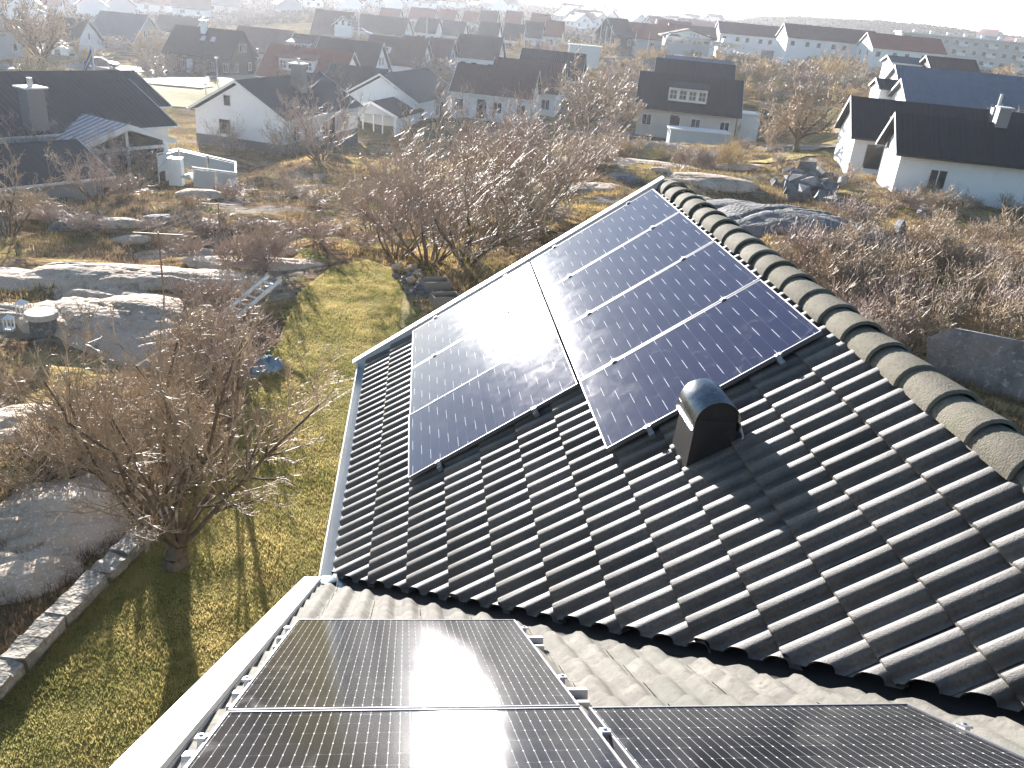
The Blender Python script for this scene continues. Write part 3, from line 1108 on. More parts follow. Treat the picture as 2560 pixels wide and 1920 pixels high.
# ------------------------------------------------------------------ bare trees and shrubs
def grow(seed, stems, height, spread, levels, rmin, start=.0, trunk=None, up=.25, wig=.28, kids=(5, 4, 4), lenf=.55, r0=.05, steps=(6, 4, 3, 3)):
    """returns segment arrays p,q,rp,rq for a leafless multi-stemmed shrub or tree"""
    R = random.Random(seed)
    segs = []

    def branch(p, d, L, r, lev):
        n = steps[min(lev, len(steps) - 1)]
        sl = L / n
        pts = [(p, r)]
        for i in range(n):
            d = Vector((d.x + R.gauss(0, wig), d.y + R.gauss(0, wig), d.z + R.gauss(0, wig) * .7 + up * (.35 if lev else .12))).normalized()
            q = p + d * sl
            rn = max(rmin, r * (1 - .62 * (i + 1) / n))
            segs.append((p, q, max(rmin, r * (1 - .62 * i / n)), rn))
            p = q
            pts.append((p, rn))
        if lev < levels:
            nk = kids[min(lev, len(kids) - 1)]
            for _ in range(nk):
                t = R.uniform(.28, 1)
                i = min(n, max(1, int(round(t * n))))
                p2, r2 = pts[i]
                ax = Vector((R.gauss(0, 1), R.gauss(0, 1), R.gauss(0, 1))).normalized()
                nd = (d + ax * R.uniform(.55, 1.15)).normalized()
                branch(p2, nd, L * lenf * R.uniform(.6, 1.15), max(rmin, r2 * .62), lev + 1)
    base = Vector((0, 0, 0))
    if trunk:
        h, tr = trunk
        p = base
        for i in range(4):
            q = p + Vector((R.gauss(0, .05 * h), R.gauss(0, .05 * h), h / 4))
            segs.append((p, q, tr * (1.25 - .12 * i), tr * (1.13 - .12 * i)))
            p = q
        base = p
    for s_ in range(stems):
        a = 2 * pi * (s_ + R.random() * .8) / stems
        tilt = spread * sqrt(R.uniform(.05, 1))
        d = Vector((cos(a) * sin(tilt), sin(a) * sin(tilt), cos(tilt)))
        branch(base + Vector((cos(a), sin(a), 0)) * (.05 if trunk else .18) * (height / 3), d, height * R.uniform(.55, .85), r0 * R.uniform(.6, 1.1), 0)
    return segs


def seg_mesh(name, segs, m, sides=3):
    P = np.array([s_[0] for s_ in segs]); Q = np.array([s_[1] for s_ in segs])
    rp = np.array([s_[2] for s_ in segs])[:, None]; rq = np.array([s_[3] for s_ in segs])[:, None]
    D = Q - P
    D /= np.linalg.norm(D, axis=1)[:, None] + 1e-9
    A = np.cross(D, np.array([.3, .2, 1.0])); A /= np.linalg.norm(A, axis=1)[:, None] + 1e-9
    B = np.cross(D, A)
    V = []
    for k in range(sides):
        a = 2 * pi * k / sides
        V.append(P + (A * cos(a) + B * sin(a)) * rp)
    for k in range(sides):
        a = 2 * pi * k / sides
        V.append(Q + (A * cos(a) + B * sin(a)) * rq)
    V = np.stack(V, 1).reshape(-1, 3)
    b0 = (np.arange(len(segs)) * 2 * sides)[:, None]
    F = np.concatenate([b0 + np.array([[k, (k + 1) % sides, sides + (k + 1) % sides, sides + k]]) for k in range(sides)], 0)
    me = bpy.data.meshes.new(name)
    me.vertices.add(len(V)); me.vertices.foreach_set("co", V.astype(np.float32).ravel())
    me.loops.add(F.size); me.loops.foreach_set("vertex_index", F.astype(np.int32).ravel())
    me.polygons.add(len(F)); me.polygons.foreach_set("loop_start", np.arange(0, F.size, 4, dtype=np.int32))
    me.polygons.foreach_set("loop_total", np.full(len(F), 4, np.int32))
    me.update(calc_edges=True)
    me.materials.append(m)
    return me


m_bark = mat("grey_brown_bark", srgb("#655646"), .8, noise=[(3, srgb("#7d6d5a"), .4, .65), (14, srgb("#4b4036"), .5, .7)], coord="World", spec=.25)
m_twig = mat("red_brown_twigs", srgb("#75665c"), .55, noise=[(1.2, srgb("#8c7c70"), .4, .65), (5, srgb("#5a4d45"), .5, .7)], coord="World", spec=.3, gain=1.9)
m_twig2 = mat("grey_twigs", srgb("#7a6a58"), .5, noise=[(1.2, srgb("#8d7c66"), .4, .65), (5, srgb("#5d5042"), .5, .7)], coord="World", spec=.3, gain=1.9)
m_tanTwig = mat("tan_twigs", srgb("#9b8257"), .7, noise=[(1.0, srgb("#b29a6c"), .4, .65)], coord="World", spec=.3, gain=1.3)
m_birch = mat("pale_birch_bark", srgb("#c0b6a4"), .7, noise=[(5, srgb("#8f8474"), .5, .7)], coord="World")


def split_tree(name, segs, thr, mb, mt):
    thick = [s_ for s_ in segs if s_[2] >= thr]
    thin = [s_ for s_ in segs if s_[2] < thr]
    return seg_mesh("branches", thick, mb, 5), seg_mesh("twigs", thin, mt, 3)


def place_plant(kind, loc, sc, rz, label, cat, group=None, szz=1.0):
    """kind = (object name, [(part name, mesh), ...])"""
    nm, parts = kind
    e = empty(nm, loc, rz)
    e.scale = (sc, sc, sc * szz)
    tag(e, label, cat, group)
    for pn, me in parts:
        link(bpy.data.objects.new(pn, me), e)
    return e


# the near tree: pollarded, a fan of stems from a thick short trunk
sg = grow(4, 17, 3.8, .86, 3, .0026, trunk=(.42, .17), up=.24, wig=.13, kids=(17, 10, 5), lenf=.30, r0=.040, steps=(8, 4, 3, 2))
bk, tw = split_tree("near", sg, .014, m_bark, m_twig2)
place_plant(("pollarded_tree", [("trunk", bk), ("twigs", tw)]), (-2.6, 4.35, -3.22), 1.0, .4, "leafless multi-stemmed tree on the lawn beside the stone edging", "tree")
# upright thin-stemmed tree at the lawn's left edge
sg = grow(9, 5, 2.4, .34, 3, .004, trunk=(.3, .06), up=.3, wig=.14, kids=(6, 4, 3), lenf=.42, r0=.035)
bk, tw = split_tree("edge", sg, .014, m_bark, m_twig)
place_plant(("young_tree", [("trunk", bk), ("twigs", tw)]), (-2.75, 8.6, -3.25), 1.0, 0, "slender bare young tree at the left edge of the lawn", "tree")
KB = []
for i, (sd, mt_, mb_) in enumerate(((31, m_twig, m_bark), (32, m_twig, m_bark), (33, m_twig2, m_bark))):
    sg = grow(sd, 13, 4.2, .80, 3, .0072, up=.26, wig=.17, kids=(9, 5, 4), lenf=.42, r0=.048, steps=(7, 4, 3, 2))
    bk, tw = split_tree("big", sg, .03, mb_, mt_)
    KB.append(("bare_shrub", [("branches", bk), ("twigs", tw)]))
KS = []
for i, (sd, mt_) in enumerate(((41, m_twig), (42, m_twig2), (43, m_tanTwig), (44, m_twig2))):
    sg = grow(sd, 15, 1.35, 1.05, 2, .007, up=.42, wig=.24, kids=(9, 5), lenf=.5, r0=.02, steps=(5, 3, 3))
    KS.append(("scrub_bush", [("twigs", seg_mesh("twigs", sg, mt_, 3))]))
KT = []
for sd in (51, 52):
    sg = grow(sd, 9, 4.4, .95, 3, .02, trunk=(.9, .20), up=.20, wig=.24, kids=(9, 6, 4), lenf=.46, r0=.12, steps=(6, 4, 3, 2))
    bk, tw = split_tree("tree", sg, .05, m_bark, m_twig2)
    KT.append(("bare_tree", [("trunk", bk), ("twigs", tw)]))
KF = []
for sd, mt_ in ((61, m_twig2), (62, m_tanTwig), (63, m_twig)):
    sg = grow(sd, 11, 3.4, .95, 2, .035, up=.22, wig=.24, kids=(9, 6), lenf=.5, r0=.09, steps=(4, 3, 2))
    KF.append(("far_bush", [("twigs", seg_mesh("twigs", sg, mt_, 3))]))
sg = grow(71, 6, 6.5, .45, 3, .022, trunk=(.5, .16), up=.2, wig=.13, kids=(8, 5, 3), lenf=.36, r0=.11)
bk, tw = split_tree("birch", sg, .06, m_birch, m_tanTwig)
KBI = ("birch_tree", [("trunk", bk), ("twigs", tw)])

pr = random.Random(77)
THICK = ["shrub at the end of the lawn, leftmost in the thicket front row", "shrub behind the raised beds in the thicket front row", "shrub right of the raised beds, against the verge glare", "front shrub of the thicket over the middle of the white verge",
         "rightmost front shrub of the thicket, above the upper verge", "middle shrub in the second row of the thicket", "left shrub in the second row of the thicket", "tallest shrub of the thicket, whose pale top reaches the red roofs",
         "shrub of the thicket nearest the roof peak", "back shrub of the thicket before the low red-roofed house", "back shrub of the thicket before the open porch", "leftmost back shrub of the thicket on the grassy bank",
         "small back shrub of the thicket by the round-crowned tree", "small shrub at the thicket's left foot by the lawn end"]
# the big thicket behind the wing
for i, (u, v_, sc) in enumerate(((990, 640, .8), (1075, 655, .95), (1170, 650, 1.05), (1260, 590, 1.1), (1340, 540, 1.1), (1120, 540, .95), (1010, 530, .8), (1235, 470, 1.15), (1390, 470, .9), (1320, 400, 1.0), (1180, 420, .8), (1060, 440, .7), (1440, 400, .7), (930, 590, .6))):
    P = hit(u, v_)
    place_plant(KB[i % 3], (P[0], P[1], P[2] - .05), sc, pr.uniform(0, 6), THICK[i], "shrub", "bare shrubs in the thicket behind the roof verge")
# shrubs before the houses on the left
for i, (u, v_, sc, lb) in enumerate(((800, 402, 1.25, "tall bare shrub in front of the white house with the chimney"), (735, 400, .9, "bare shrub left of the tall one before the white gabled house"), (575, 385, .75, "sparse bare shrub below the basement windows of the white house"),
                                     (255, 470, .8, "brown bare shrub between the shed and the conservatory"), (330, 480, .7, "low bare shrub before the conservatory door"), (150, 480, .7, "bare shrub before the low shed"),
                                     (40, 470, .9, "bare shrub at the left edge before the shed"), (20, 590, .8, "dark bare shrub at the left edge of the heath"), (240, 500, .6, "small bare shrub below the shed"))):
    P = hit(u, v_)
    place_plant(KB[(i + 1) % 3], (P[0], P[1], P[2] - .05), sc, pr.uniform(0, 6), lb, "shrub", "bare shrubs before the left-hand houses")
for i, (u, v_, sc, lb) in enumerate(((1465, 345, 1.5, "round-crowned bare tree left of the dark dormered house"), (1545, 345, 1.0, "smaller bare tree against the wall of the dark dormered house"), (1990, 380, 1.25, "dark wide-crowned bare tree left of the white gabled house"),
                                     (105, 185, 1.9, "hazy bare tree by the road at the upper left"), (1930, 372, .8, "small bare tree beside the dark wide-crowned one"), (2480, 430, 1.1, "dense bare tree in front of the right-hand dark roof"), (2400, 425, .8, "lower bare tree before the right-hand dark roof"))):
    P = hit(u, v_)
    place_plant(KT[i % 2], (P[0], P[1], P[2] - .05), sc, pr.uniform(0, 6), lb, "tree")
for i, (u, v_, lb) in enumerate(((2062, 222, "left pale-stemmed birch among the tan bushes"), (2105, 220, "right pale-stemmed birch among the tan bushes"), (2150, 205, "birch behind the pair, nearer the blue-grey roofs"))):
    P = hit(u, v_)
    place_plant(KBI, (P[0], P[1], P[2] - .05), 1.05 if i < 2 else .8, pr.uniform(0, 6), lb, "tree")
# low scrub: left of the lawn, over the heath, right-hand thicket
for i in range(13):
    u = pr.uniform(470, 840); v_ = pr.uniform(640, 960)
    if u > 720 - (v_ - 700) * .2:
        u -= 180
    P = hit(u, v_)
    place_plant(KS[(0, 0, 1)[i % 3]], (P[0], P[1], P[2] - .03), pr.uniform(.55, .95), pr.uniform(0, 6), "bare brown scrub bush between the bedrock and the lawn", "shrub", "scrub bushes between the bedrock and the lawn", pr.uniform(.9, 1.3))
for i in range(16):
    u = pr.uniform(20, 520); v_ = pr.uniform(980, 1220)
    P = hit(u, v_)
    place_plant(KS[(1, 3)[i % 2]], (P[0], P[1], P[2] - .03), pr.uniform(.5, .9), pr.uniform(0, 6), "grey-green scrub bush around the shaded rocks at the lower left", "shrub", "scrub bushes round the shaded rocks")
for i in range(26):
    u = pr.uniform(60, 1000); v_ = pr.uniform(455, 640)
    P = hit(u, v_)
    place_plant(KS[(0, 2, 0, 1)[i % 4]], (P[0], P[1], P[2] - .05), pr.uniform(.55, 1.1), pr.uniform(0, 6), "brown scrub bush on the left-hand heath, " + ("below the shed and conservatory" if u < 520 else "between the white gable and the lawn end"), "shrub", "scrub bushes on the left-hand heath", .7)
for i in range(74):
    t = pr.random()
    u = pr.uniform(2080, 2620); v_ = pr.uniform(455, 900)
    if u < 2230 and v_ < 640 and pr.random() < .6:
        u += 180
    P = hit(u, v_)
    place_plant(KS[(1, 3, 0, 1)[i % 4]], (P[0], P[1], P[2] - .05), pr.uniform(.6, 1.2), pr.uniform(0, 6), "tangled bush in the right-hand thicket, " + ("upper part before the white gable" if v_ < 560 else "middle part beside the domed rock" if v_ < 720 else "lower part above the dark block"), "shrub", "bushes of the right-hand thicket")
for i in range(12):
    u = pr.uniform(1900, 2200); v_ = pr.uniform(640, 760)
    P = hit(u, v_)
    place_plant(KS[0 if i % 2 else 1], (P[0], P[1], P[2] - .05), pr.uniform(.7, 1.1), pr.uniform(0, 6), "reddish scrub bush right behind the ridge tiles", "shrub", "scrub bushes behind the ridge tiles")
for i in range(26):
    u = pr.uniform(1480, 1950); v_ = pr.uniform(350, 430)
    P = hit(u, v_)
    place_plant(KS[(2, 1, 0)[i % 3]], (P[0], P[1], P[2] - .05), pr.uniform(.8, 1.7), pr.uniform(0, 6), "thin bare bush on the bedrock before the dormered house", "shrub", "thin bushes before the dormered house", 1.2)
# bushes among and beyond the houses
for i in range(170):
    u = pr.uniform(1380, 2560) if i % 3 else pr.uniform(0, 2560)
    v_ = pr.uniform(110, 250) + (u - 1280) * .03
    P = hit(u, v_)
    place_plant(KF[(0, 1, 1, 2)[i % 4]], (P[0], P[1], P[2] - .1), pr.uniform(.7, 1.5), pr.uniform(0, 6), "leafless bush " + ("beside the village road at the upper left" if u < 640 else "between the middle rows of village houses" if u < 1380 else "on the slope behind the dormered house" if u < 2000 else "round the blue-grey roofs at the right"), "shrub", "leafless bushes among the far houses", .8)

# ------------------------------------------------------------------ village
def wallmat(name, c, c2=None):
    return mat(name, c, .8, noise=[(1.5, c2 or [x * .86 for x in c[:3]], .5, .75)], bump=.05, bscale=40)


m_wwhite = wallmat("white_wood_cladding", (.82, .82, .82), [.74, .74, .73])
m_wcream = wallmat("cream_brick_wall", (.62, .58, .48))
m_wbeige = wallmat("beige_render_wall", (.60, .56, .49))
m_wgrey = wallmat("pale_grey_wall", (.42, .44, .46))
m_wdark = wallmat("dark_brown_cladding", (.035, .032, .028))
m_wblack = wallmat("black_cladding", (.02, .022, .022))
m_wyel = wallmat("pale_yellow_wall", (.52, .46, .30))
m_base = wallmat("grey_plinth", (.16, .155, .15))
WALL = dict(w=m_wwhite, c=m_wcream, b=m_wbeige, g=m_wgrey, d=m_wdark, k=m_wblack, y=m_wyel)


def roofmat(name, c, k):
    M = mat(name, c, .72, noise=[(1.2, [x * .8 for x in c[:3]], .45, .7), (6, [min(1, x * 1.25) for x in c[:3]], .55, .75)], spec=.4)
    n = M.node_tree.nodes; l = M.node_tree.links
    tc = n.new("ShaderNodeTexCoord"); wv = n.new("ShaderNodeTexWave")
    wv.bands_direction = "X"
    wv.inputs["Scale"].default_value = k
    bp = n.new("ShaderNodeBump"); bp.inputs["Strength"].default_value = .5; bp.inputs["Distance"].default_value = .04
    l.new(tc.outputs["Object"], wv.inputs["Vector"]); l.new(wv.outputs[0], bp.inputs["Height"])
    l.new(bp.outputs[0], n["Principled BSDF"].inputs["Normal"])
    return M


ROOF = dict(d=roofmat("dark_roof_tiles", (.045, .043, .042), 1.0), r=roofmat("red_clay_roof_tiles", (.26, .075, .045), 1.0), b=roofmat("brown_roof_tiles", (.12, .065, .05), 1.0),
            g=roofmat("grey_roof_tiles", (.13, .13, .135), 1.0), s=roofmat("blue_grey_roof_sheet", (.13, .16, .21), 1.0), n=roofmat("near_black_roof_tiles", (.022, .022, .026), 1.0))
m_pane = mat("window_glass", (.03, .04, .05), .08, spec=.8)
m_pale_pane = mat("curtained_window", (.55, .52, .44), .5)  # even pale cream colour
m_chim = mat("chimney_sheet_metal", (.22, .22, .23), .5, metal=.3)
m_brick = mat("brown_brick_chimney", srgb("#6b3d2e"), .85)
m_asph = mat("asphalt", (.075, .075, .08), .75, noise=[(.6, (.10, .10, .105), .45, .65), (20, (.05, .05, .052), .5, .7)], coord="World", spec=.4)
m_gravel = mat("pale_gravel", srgb("#a89d8d"), .9, noise=[(2, srgb("#8d8374"), .45, .65)], coord="World")


def window(par, M, w, h, nx=1, ny=1, frame=None, pane=None, fr=.07):
    """window in the local x (right) z (up) plane, facing -y, centred"""
    b = MB()
    b.box(-w / 2, w / 2, -.05, .02, -h / 2, -h / 2 + fr, M).box(-w / 2, w / 2, -.05, .02, h / 2 - fr, h / 2, M)
    for i in range(nx + 1):
        x = -w / 2 + (w - fr) * i / nx
        b.box(x, x + fr, -.047, .018, -h / 2 + fr, h / 2 - fr, M)
    for j in range(1, ny):
        z = -h / 2 + h * j / ny
        b.box(-w / 2 + fr, w / 2 - fr, -.044, .015, z - fr / 3, z + fr / 3, M)
    f = b.build("window", frame or m_wpaint, par)
    b = MB()
    b.box(-w / 2 + fr, w / 2 - fr, -.015, .004, -h / 2 + fr, h / 2 - fr, M)
    b.build("pane", pane or m_pane, f)
    return f


NH = [0]


def build_house(label, u, v_, d, u2, width, pitch=35, wallh=2.6, wall="w", roof="d", az=-75.0, name="house", group=None, front=3, gable=2, chim=None, dormer=None,
                length=None, oh=.45, trim=True, frontside=None, cat="house", zoff=0, far=False, base=None, steep=None, winw=1.1, hatch=True):
    """peak of the nearer gable seen at (u,v_) from distance d; ridge runs towards compass direction az as far as column u2"""
    P = at_d(u, v_, d)
    a = radians(az)
    ex = np.array([sin(a), cos(a)])
    if length is None:
        r = ray(u2, v_)
        rx, ry = r[0], r[1]
        # intersect the vertical plane through column u2 with the ridge line
        A = np.array([[ex[0], -rx], [ex[1], -ry]])
        sol = np.linalg.solve(A, CAM[:2] - P[:2])
        length = float(sol[0])
        length = max(5.0, min(30.0, length))
    rise = width / 2 * tan(radians(pitch))
    ze = P[2] - rise - .12                      # eave line of the wall
    cx, cy = P[0] + ex[0] * length / 2, P[1] + ex[1] * length / 2
    zg = float(min(T(P[0], P[1]), T(cx, cy), T(P[0] + ex[0] * length, P[1] + ex[1] * length)))
    H = max(ze - zg + 1.2, wallh + .3)
    e = empty(name, (P[0], P[1], ze + zoff), atan2(ex[1], ex[0]))
    tag(e, label, cat, group)
    mw, mr = WALL[wall], ROOF[roof]
    w2 = width / 2
    ex0 = oh * .8                               # wall set back under the verge
    L = length
    b = MB()
    V = [(ex0, -w2 + oh, 0), (ex0, w2 - oh, 0), (ex0, 0, 0 + (w2 - oh) * tan(radians(pitch)))]
    ww = w2 - oh
    rr_ = ww * tan(radians(pitch))
    x0, x1 = ex0, L - ex0
    b.add([(x0, -ww, -H), (x0, ww, -H), (x0, ww, 0), (x0, 0, rr_), (x0, -ww, 0), (x1, -ww, -H), (x1, ww, -H), (x1, ww, 0), (x1, 0, rr_), (x1, -ww, 0)],
          [(0, 4, 3, 2, 1), (5, 6, 7, 8, 9), (1, 2, 7, 6), (0, 5, 9, 4)])
    b.build("wall", mw, e)
    if base:
        b = MB()
        b.box(x0 - .04, x1 + .04, -ww - .04, ww + .04, -H, -base)
        b.build("plinth", m_base, e)
    zt = rise + .12
    sl = tan(radians(pitch))
    b = MB()
    th = .14
    b.slab([(0, 0, zt), (L, 0, zt), (L, w2, zt - rise), (0, w2, zt - rise)], (0, -sin(radians(pitch)), -cos(radians(pitch))), th)
    b.slab([(0, 0, zt), (0, -w2, zt - rise), (L, -w2, zt - rise), (L, 0, zt)], (0, sin(radians(pitch)), -cos(radians(pitch))), th)
    b.build("roof", mr, e)
    if trim:
        for xx in (-.035, L + .005):
            b = MB()
            for s_ in (1, -1):
                b.slab([(xx, 0, zt + .03), (xx, s_ * (w2 + .02), zt - rise + .03), (xx, s_ * (w2 + .02), zt - rise - .20), (xx, 0, zt - .20)], (1, 0, 0), .03)
            b.build("bargeboard", m_wpaint, e)
        if not far:
            for s_ in (1, -1):
                b = MB()
                b.box(0, L, s_ * w2 - .05 + (.07 if s_ > 0 else -.07), s_ * w2 + .05 + (.07 if s_ > 0 else -.07), zt - rise - .14, zt - rise - .03)
                b.build("gutter", m_wpaint if roof != "n" else m_blackmetal, e)
    fs = frontside if frontside is not None else (1 if az < 0 else -1)
    # which long side looks at the camera: +y for ridges running left, -y for ridges running right
    pane = m_pane
    if front:
        for i in range(front):
            xw = x0 + (x1 - x0) * (i + .5) / front + (.3 if i % 2 else -.2)
            hh = 1.25 if not (i == front // 2 and not far) else 1.25
            Mx = Matrix.Translation((xw, fs * (ww + .0), -1.25)) @ Matrix.Rotation(0 if fs < 0 else pi, 4, "Z")
            window(e, Mx, winw, hh, 2 if not far else 1, 1)
        if not far:
            xw = x0 + (x1 - x0) * .62
            Mx = Matrix.Translation((xw, fs * ww, -1.55)) @ Matrix.Rotation(0 if fs < 0 else pi, 4, "Z")
            b = MB(); b.box(-.48, .48, -.05, .02, -1.05, 1.05, Mx)
            dr_ = b.build("door", m_wdark if wall != "d" else m_wpaint, e)
            b = MB(); b.box(.34, .38, -.10, -.05, -.1, .02, Mx)
            b.build("handle", m_alu, dr_)
    if gable:
        for i in range(gable):
            yy = (i - (gable - 1) / 2) * 1.5
            Mx = Matrix.Translation((x0, yy, rise * .38)) @ Matrix.Rotation(-pi / 2, 4, "Z")
            window(e, Mx, .8, 1.15, 1, 1)
        if width > 7:
            for i in range(2):
                yy = (i - .5) * width * .45
                Mx = Matrix.Translation((x0, yy, -1.3)) @ Matrix.Rotation(-pi / 2, 4, "Z")
                window(e, Mx, 1.0, 1.2, 1 if far else 2, 1)
    if chim:
        t_, kind = chim
        b = MB()
        xc = L * t_
        b.box(xc - .35, xc + .35, fs * .7 - .4, fs * .7 + .4, zt - 1.2, zt + .95)
        c_ = b.build("chimney", m_chim if kind == "m" else (m_wwhite if kind == "w" else m_brick), e)
        b = MB()
        b.box(xc - .5, xc + .5, fs * .7 - .55, fs * .7 + .55, zt + .951, zt + 1.03)
        b.build("chimney_cap", m_white, c_)
        b = MB()
        b.tube([(xc, fs * .7, zt + 1.03), (xc, fs * .7, zt + 1.45)], .12, 8)
        b.build("flue", m_alu, c_)
    if dormer:
        t_, dw, dh, nw, dm, kind = dormer
        xc = L * t_
        yt = .9                                # where the dormer roof leaves the main slope
        yf = .9 + (dh + .35) / sl + .3
        yf = min(yf, w2 - .7)
        zb = zt - yf * sl
        ztop = zb + dh
        de = MB()
        de.box(xc - dw / 2, xc + dw / 2, min(fs * .9, fs * yf), max(fs * .9, fs * yf), zb - .3, ztop)
        dd = de.build("dormer", WALL[dm], e)
        de = MB()
        y_in = max(.15, (zt - ztop - .25) / sl)
        de.slab([(xc - dw / 2 - .3, fs * (yf + .45), ztop - .02), (xc + dw / 2 + .3, fs * (yf + .45), ztop - .02), (xc + dw / 2 + .3, fs * y_in, ztop + .42), (xc - dw / 2 - .3, fs * y_in, ztop + .42)], (0, 0, 1), .1)
        de.build("dormer_roof", mr, dd)
        for i in range(nw):
            xw = xc - dw / 2 + dw * (i + .5) / nw
            Mx = Matrix.Translation((xw, fs * (yf + .0), zb + dh * .48)) @ Matrix.Rotation(0 if fs < 0 else pi, 4, "Z")
            ws = dw / nw * .78
            b = MB()
            h_ = dh * .62
            b.box(-ws / 2, ws / 2, -.06, .01, -h_ / 2, h_ / 2, Mx)
            b.box(-ws / 2, -ws / 2 + .06, -.1, -.06, -h_ / 2, h_ / 2, Mx)
            wo_ = b.build("dormer_window", m_pane, dd)
            b = MB()
            for q_ in (-ws / 2, 0 - .03, ws / 2 - .06):
                b.box(q_, q_ + .06, -.11, -.061, -h_ / 2, h_ / 2, Mx)
            for q_ in (-h_ / 2 - .06, -.02, h_ / 2):
                b.box(-ws / 2, ws / 2, -.108, -.063, q_, q_ + .06, Mx)
            b.build("glazing_bars", m_wpaint, dd)
    return e, ex, L, w2, ze, rise


# ---- nearer row on the left
e, ex, L, w2, ze, rise = build_house("long dark-roofed house at the far left with a metal chimney on its roof", 322, 197, 60, None, 9.2, 25, 2.6, "w", "d", az=-140, length=19, front=2, gable=0)
b = MB()
for dx in (0,):
    pc = at_d(82, 258, 51)
    b.box(-.45, .45, -.45, .45, -1.3, .75)
c_ = mesh_obj("chimney", b.V, b.F, m_chim)
Pm = Vector((pc[0], pc[1], pc[2]))
rot = e.rotation_euler.z
loc = Matrix.Rotation(-rot, 4, "Z") @ (Pm - e.location)
c_.location = loc
c_.parent = e
b = MB(); b.box(-.6, .6, -.6, .6, .751, .83); b.build("chimney_cap", m_white, c_)
b = MB(); b.tube([(0, 0, .83), (0, 0, 1.25)], .14, 10); b.build("flue", m_alu, c_)
build_house("second roof ridge with a white gable right behind the long dark-roofed house", 333, 175, 67, None, 8.0, 25, 2.6, "w", "d", az=-140, length=17, front=0, gable=0)
# conservatory: open gable with glazing
P = at_d(321, 315, 51)
cv = empty("conservatory", tuple(P), radians(90 + 50))
tag(cv, "white glazed conservatory with a ribbed pale metal roof and gable glass", "conservatory")
w2c, rise_c, Lc, Hc = 2.75, .95, 6.0, 2.3


def XY(x, y, z):
    return (x, y, z)


b = MB()
for s_ in (1, -1):
    b.slab([(0, 0, 0), (Lc, 0, 0), (Lc, s_ * w2c, -rise_c), (0, s_ * w2c, -rise_c)], (0, 0, 1), .06)
m_sheet = mat("pale_corrugated_sheet", (.50, .50, .54), .4)
b.build("roof", m_sheet, cv)
for i in range(13):
    for s_ in (1, -1):
        b = MB()
        x = .1 + i * .5
        b.bar((x, s_ * .03, .075), (x, s_ * w2c, -rise_c + .075), .09, .05)
        b.build("roof_rib", m_chim, cv)
b = MB()
for s_ in (1, -1):
    b.slab([(-.06, 0, .09), (-.06, s_ * (w2c + .1), -rise_c + .07), (-.06, s_ * (w2c + .1), -rise_c - .22), (-.06, 0, -.22)], (1, 0, 0), .05)
b.build("bargeboard", m_wpaint, cv)
yw = w2c - .35
b = MB()
b.box(.3, .42, -yw, yw, -rise_c - .42, -rise_c - .25)
for y in (-yw, -.1, yw - .18, 1.0):
    b.box(.29, .43, y, y + .18, -rise_c - Hc, -rise_c - .24 if abs(y) > .5 else -.25)
b.box(.3, .42, -yw, yw, -rise_c - Hc - 1.2, -rise_c - Hc)
b.box(.42, Lc, -yw, -yw + .1, -rise_c - Hc - 1, -rise_c).box(.42, Lc, yw - .1, yw, -rise_c - Hc - 1, -rise_c)
b.build("frame", m_wpaint, cv)
for s_ in (1, -1):
    b = MB()
    b.slab([(.36, s_ * .12, -rise_c - .22), (.36, s_ * (yw - .25), -rise_c - .22), (.36, s_ * .12, -.35)], (1, 0, 0), .01)
    b.build("gable_pane", m_pane, cv)
for k, (ya, yb) in enumerate(((-yw + .2, -.12), (.1, .98), (1.2, yw - .2))):
    b = MB()
    b.box(.355, .365, ya, yb, -rise_c - Hc + .05, -rise_c - .44)
    b.build("glass_door" if k else "pane", m_pane, cv)
build_house("low dark-roofed shed at the left edge before the conservatory", 192, 347, 46, None, 6.0, 22, 2.0, "g", "d", az=-138, length=12, front=0, gable=0, name="shed", cat="shed")

# glass-panelled terrace fence
tf = empty("terrace_fence", (0, 0, 0))
tag(tf, "terrace fence of frosted glass panels with a white rail", "fence")
pts = [at_d(392, 385, 50), at_d(445, 372, 54), at_d(588, 405, 52.5), at_d(590, 432, 49.5), at_d(480, 418, 47)]
m_frost = mat("frosted_panel", (.45, .52, .55), .3, spec=.6)
for a_, c_ in zip(pts, pts[1:]):
    a_ = Vector(a_); c_ = Vector(c_)
    n_ = max(1, int((c_ - a_).length / 1.3))
    b = MB(); b.bar(a_, c_, .07, .05); b.build("rail", m_white, tf)
    for i in range(n_):
        p = a_.lerp(c_, i / n_); q = a_.lerp(c_, (i + 1) / n_)
        b = MB(); b.bar(p + Vector((0, 0, -.02)), p + Vector((0, 0, -1.6)), .06); b.build("post", m_white, tf)
        b = MB(); b.bar(p.lerp(q, .05) + Vector((0, 0, -.55)), p.lerp(q, .95) + Vector((0, 0, -.55)), .02, .9); b.build("glass_panel", m_frost, tf)
P = at_d(440, 420, 49)
b = MB(); b.box(-.35, .35, -.3, .3, -.9, .55); o = b.build("storage_box", m_white); o.location = P
tag(o, "bright white cabinet standing by the terrace fence", "cabinet")
P = at_d(470, 440, 48)
block((P[0], P[1], P[2]), (.9, .6, .5), 99, "sunlit white bundle on the ground beside the white cabinet", None, m_white, "garden_bundle")

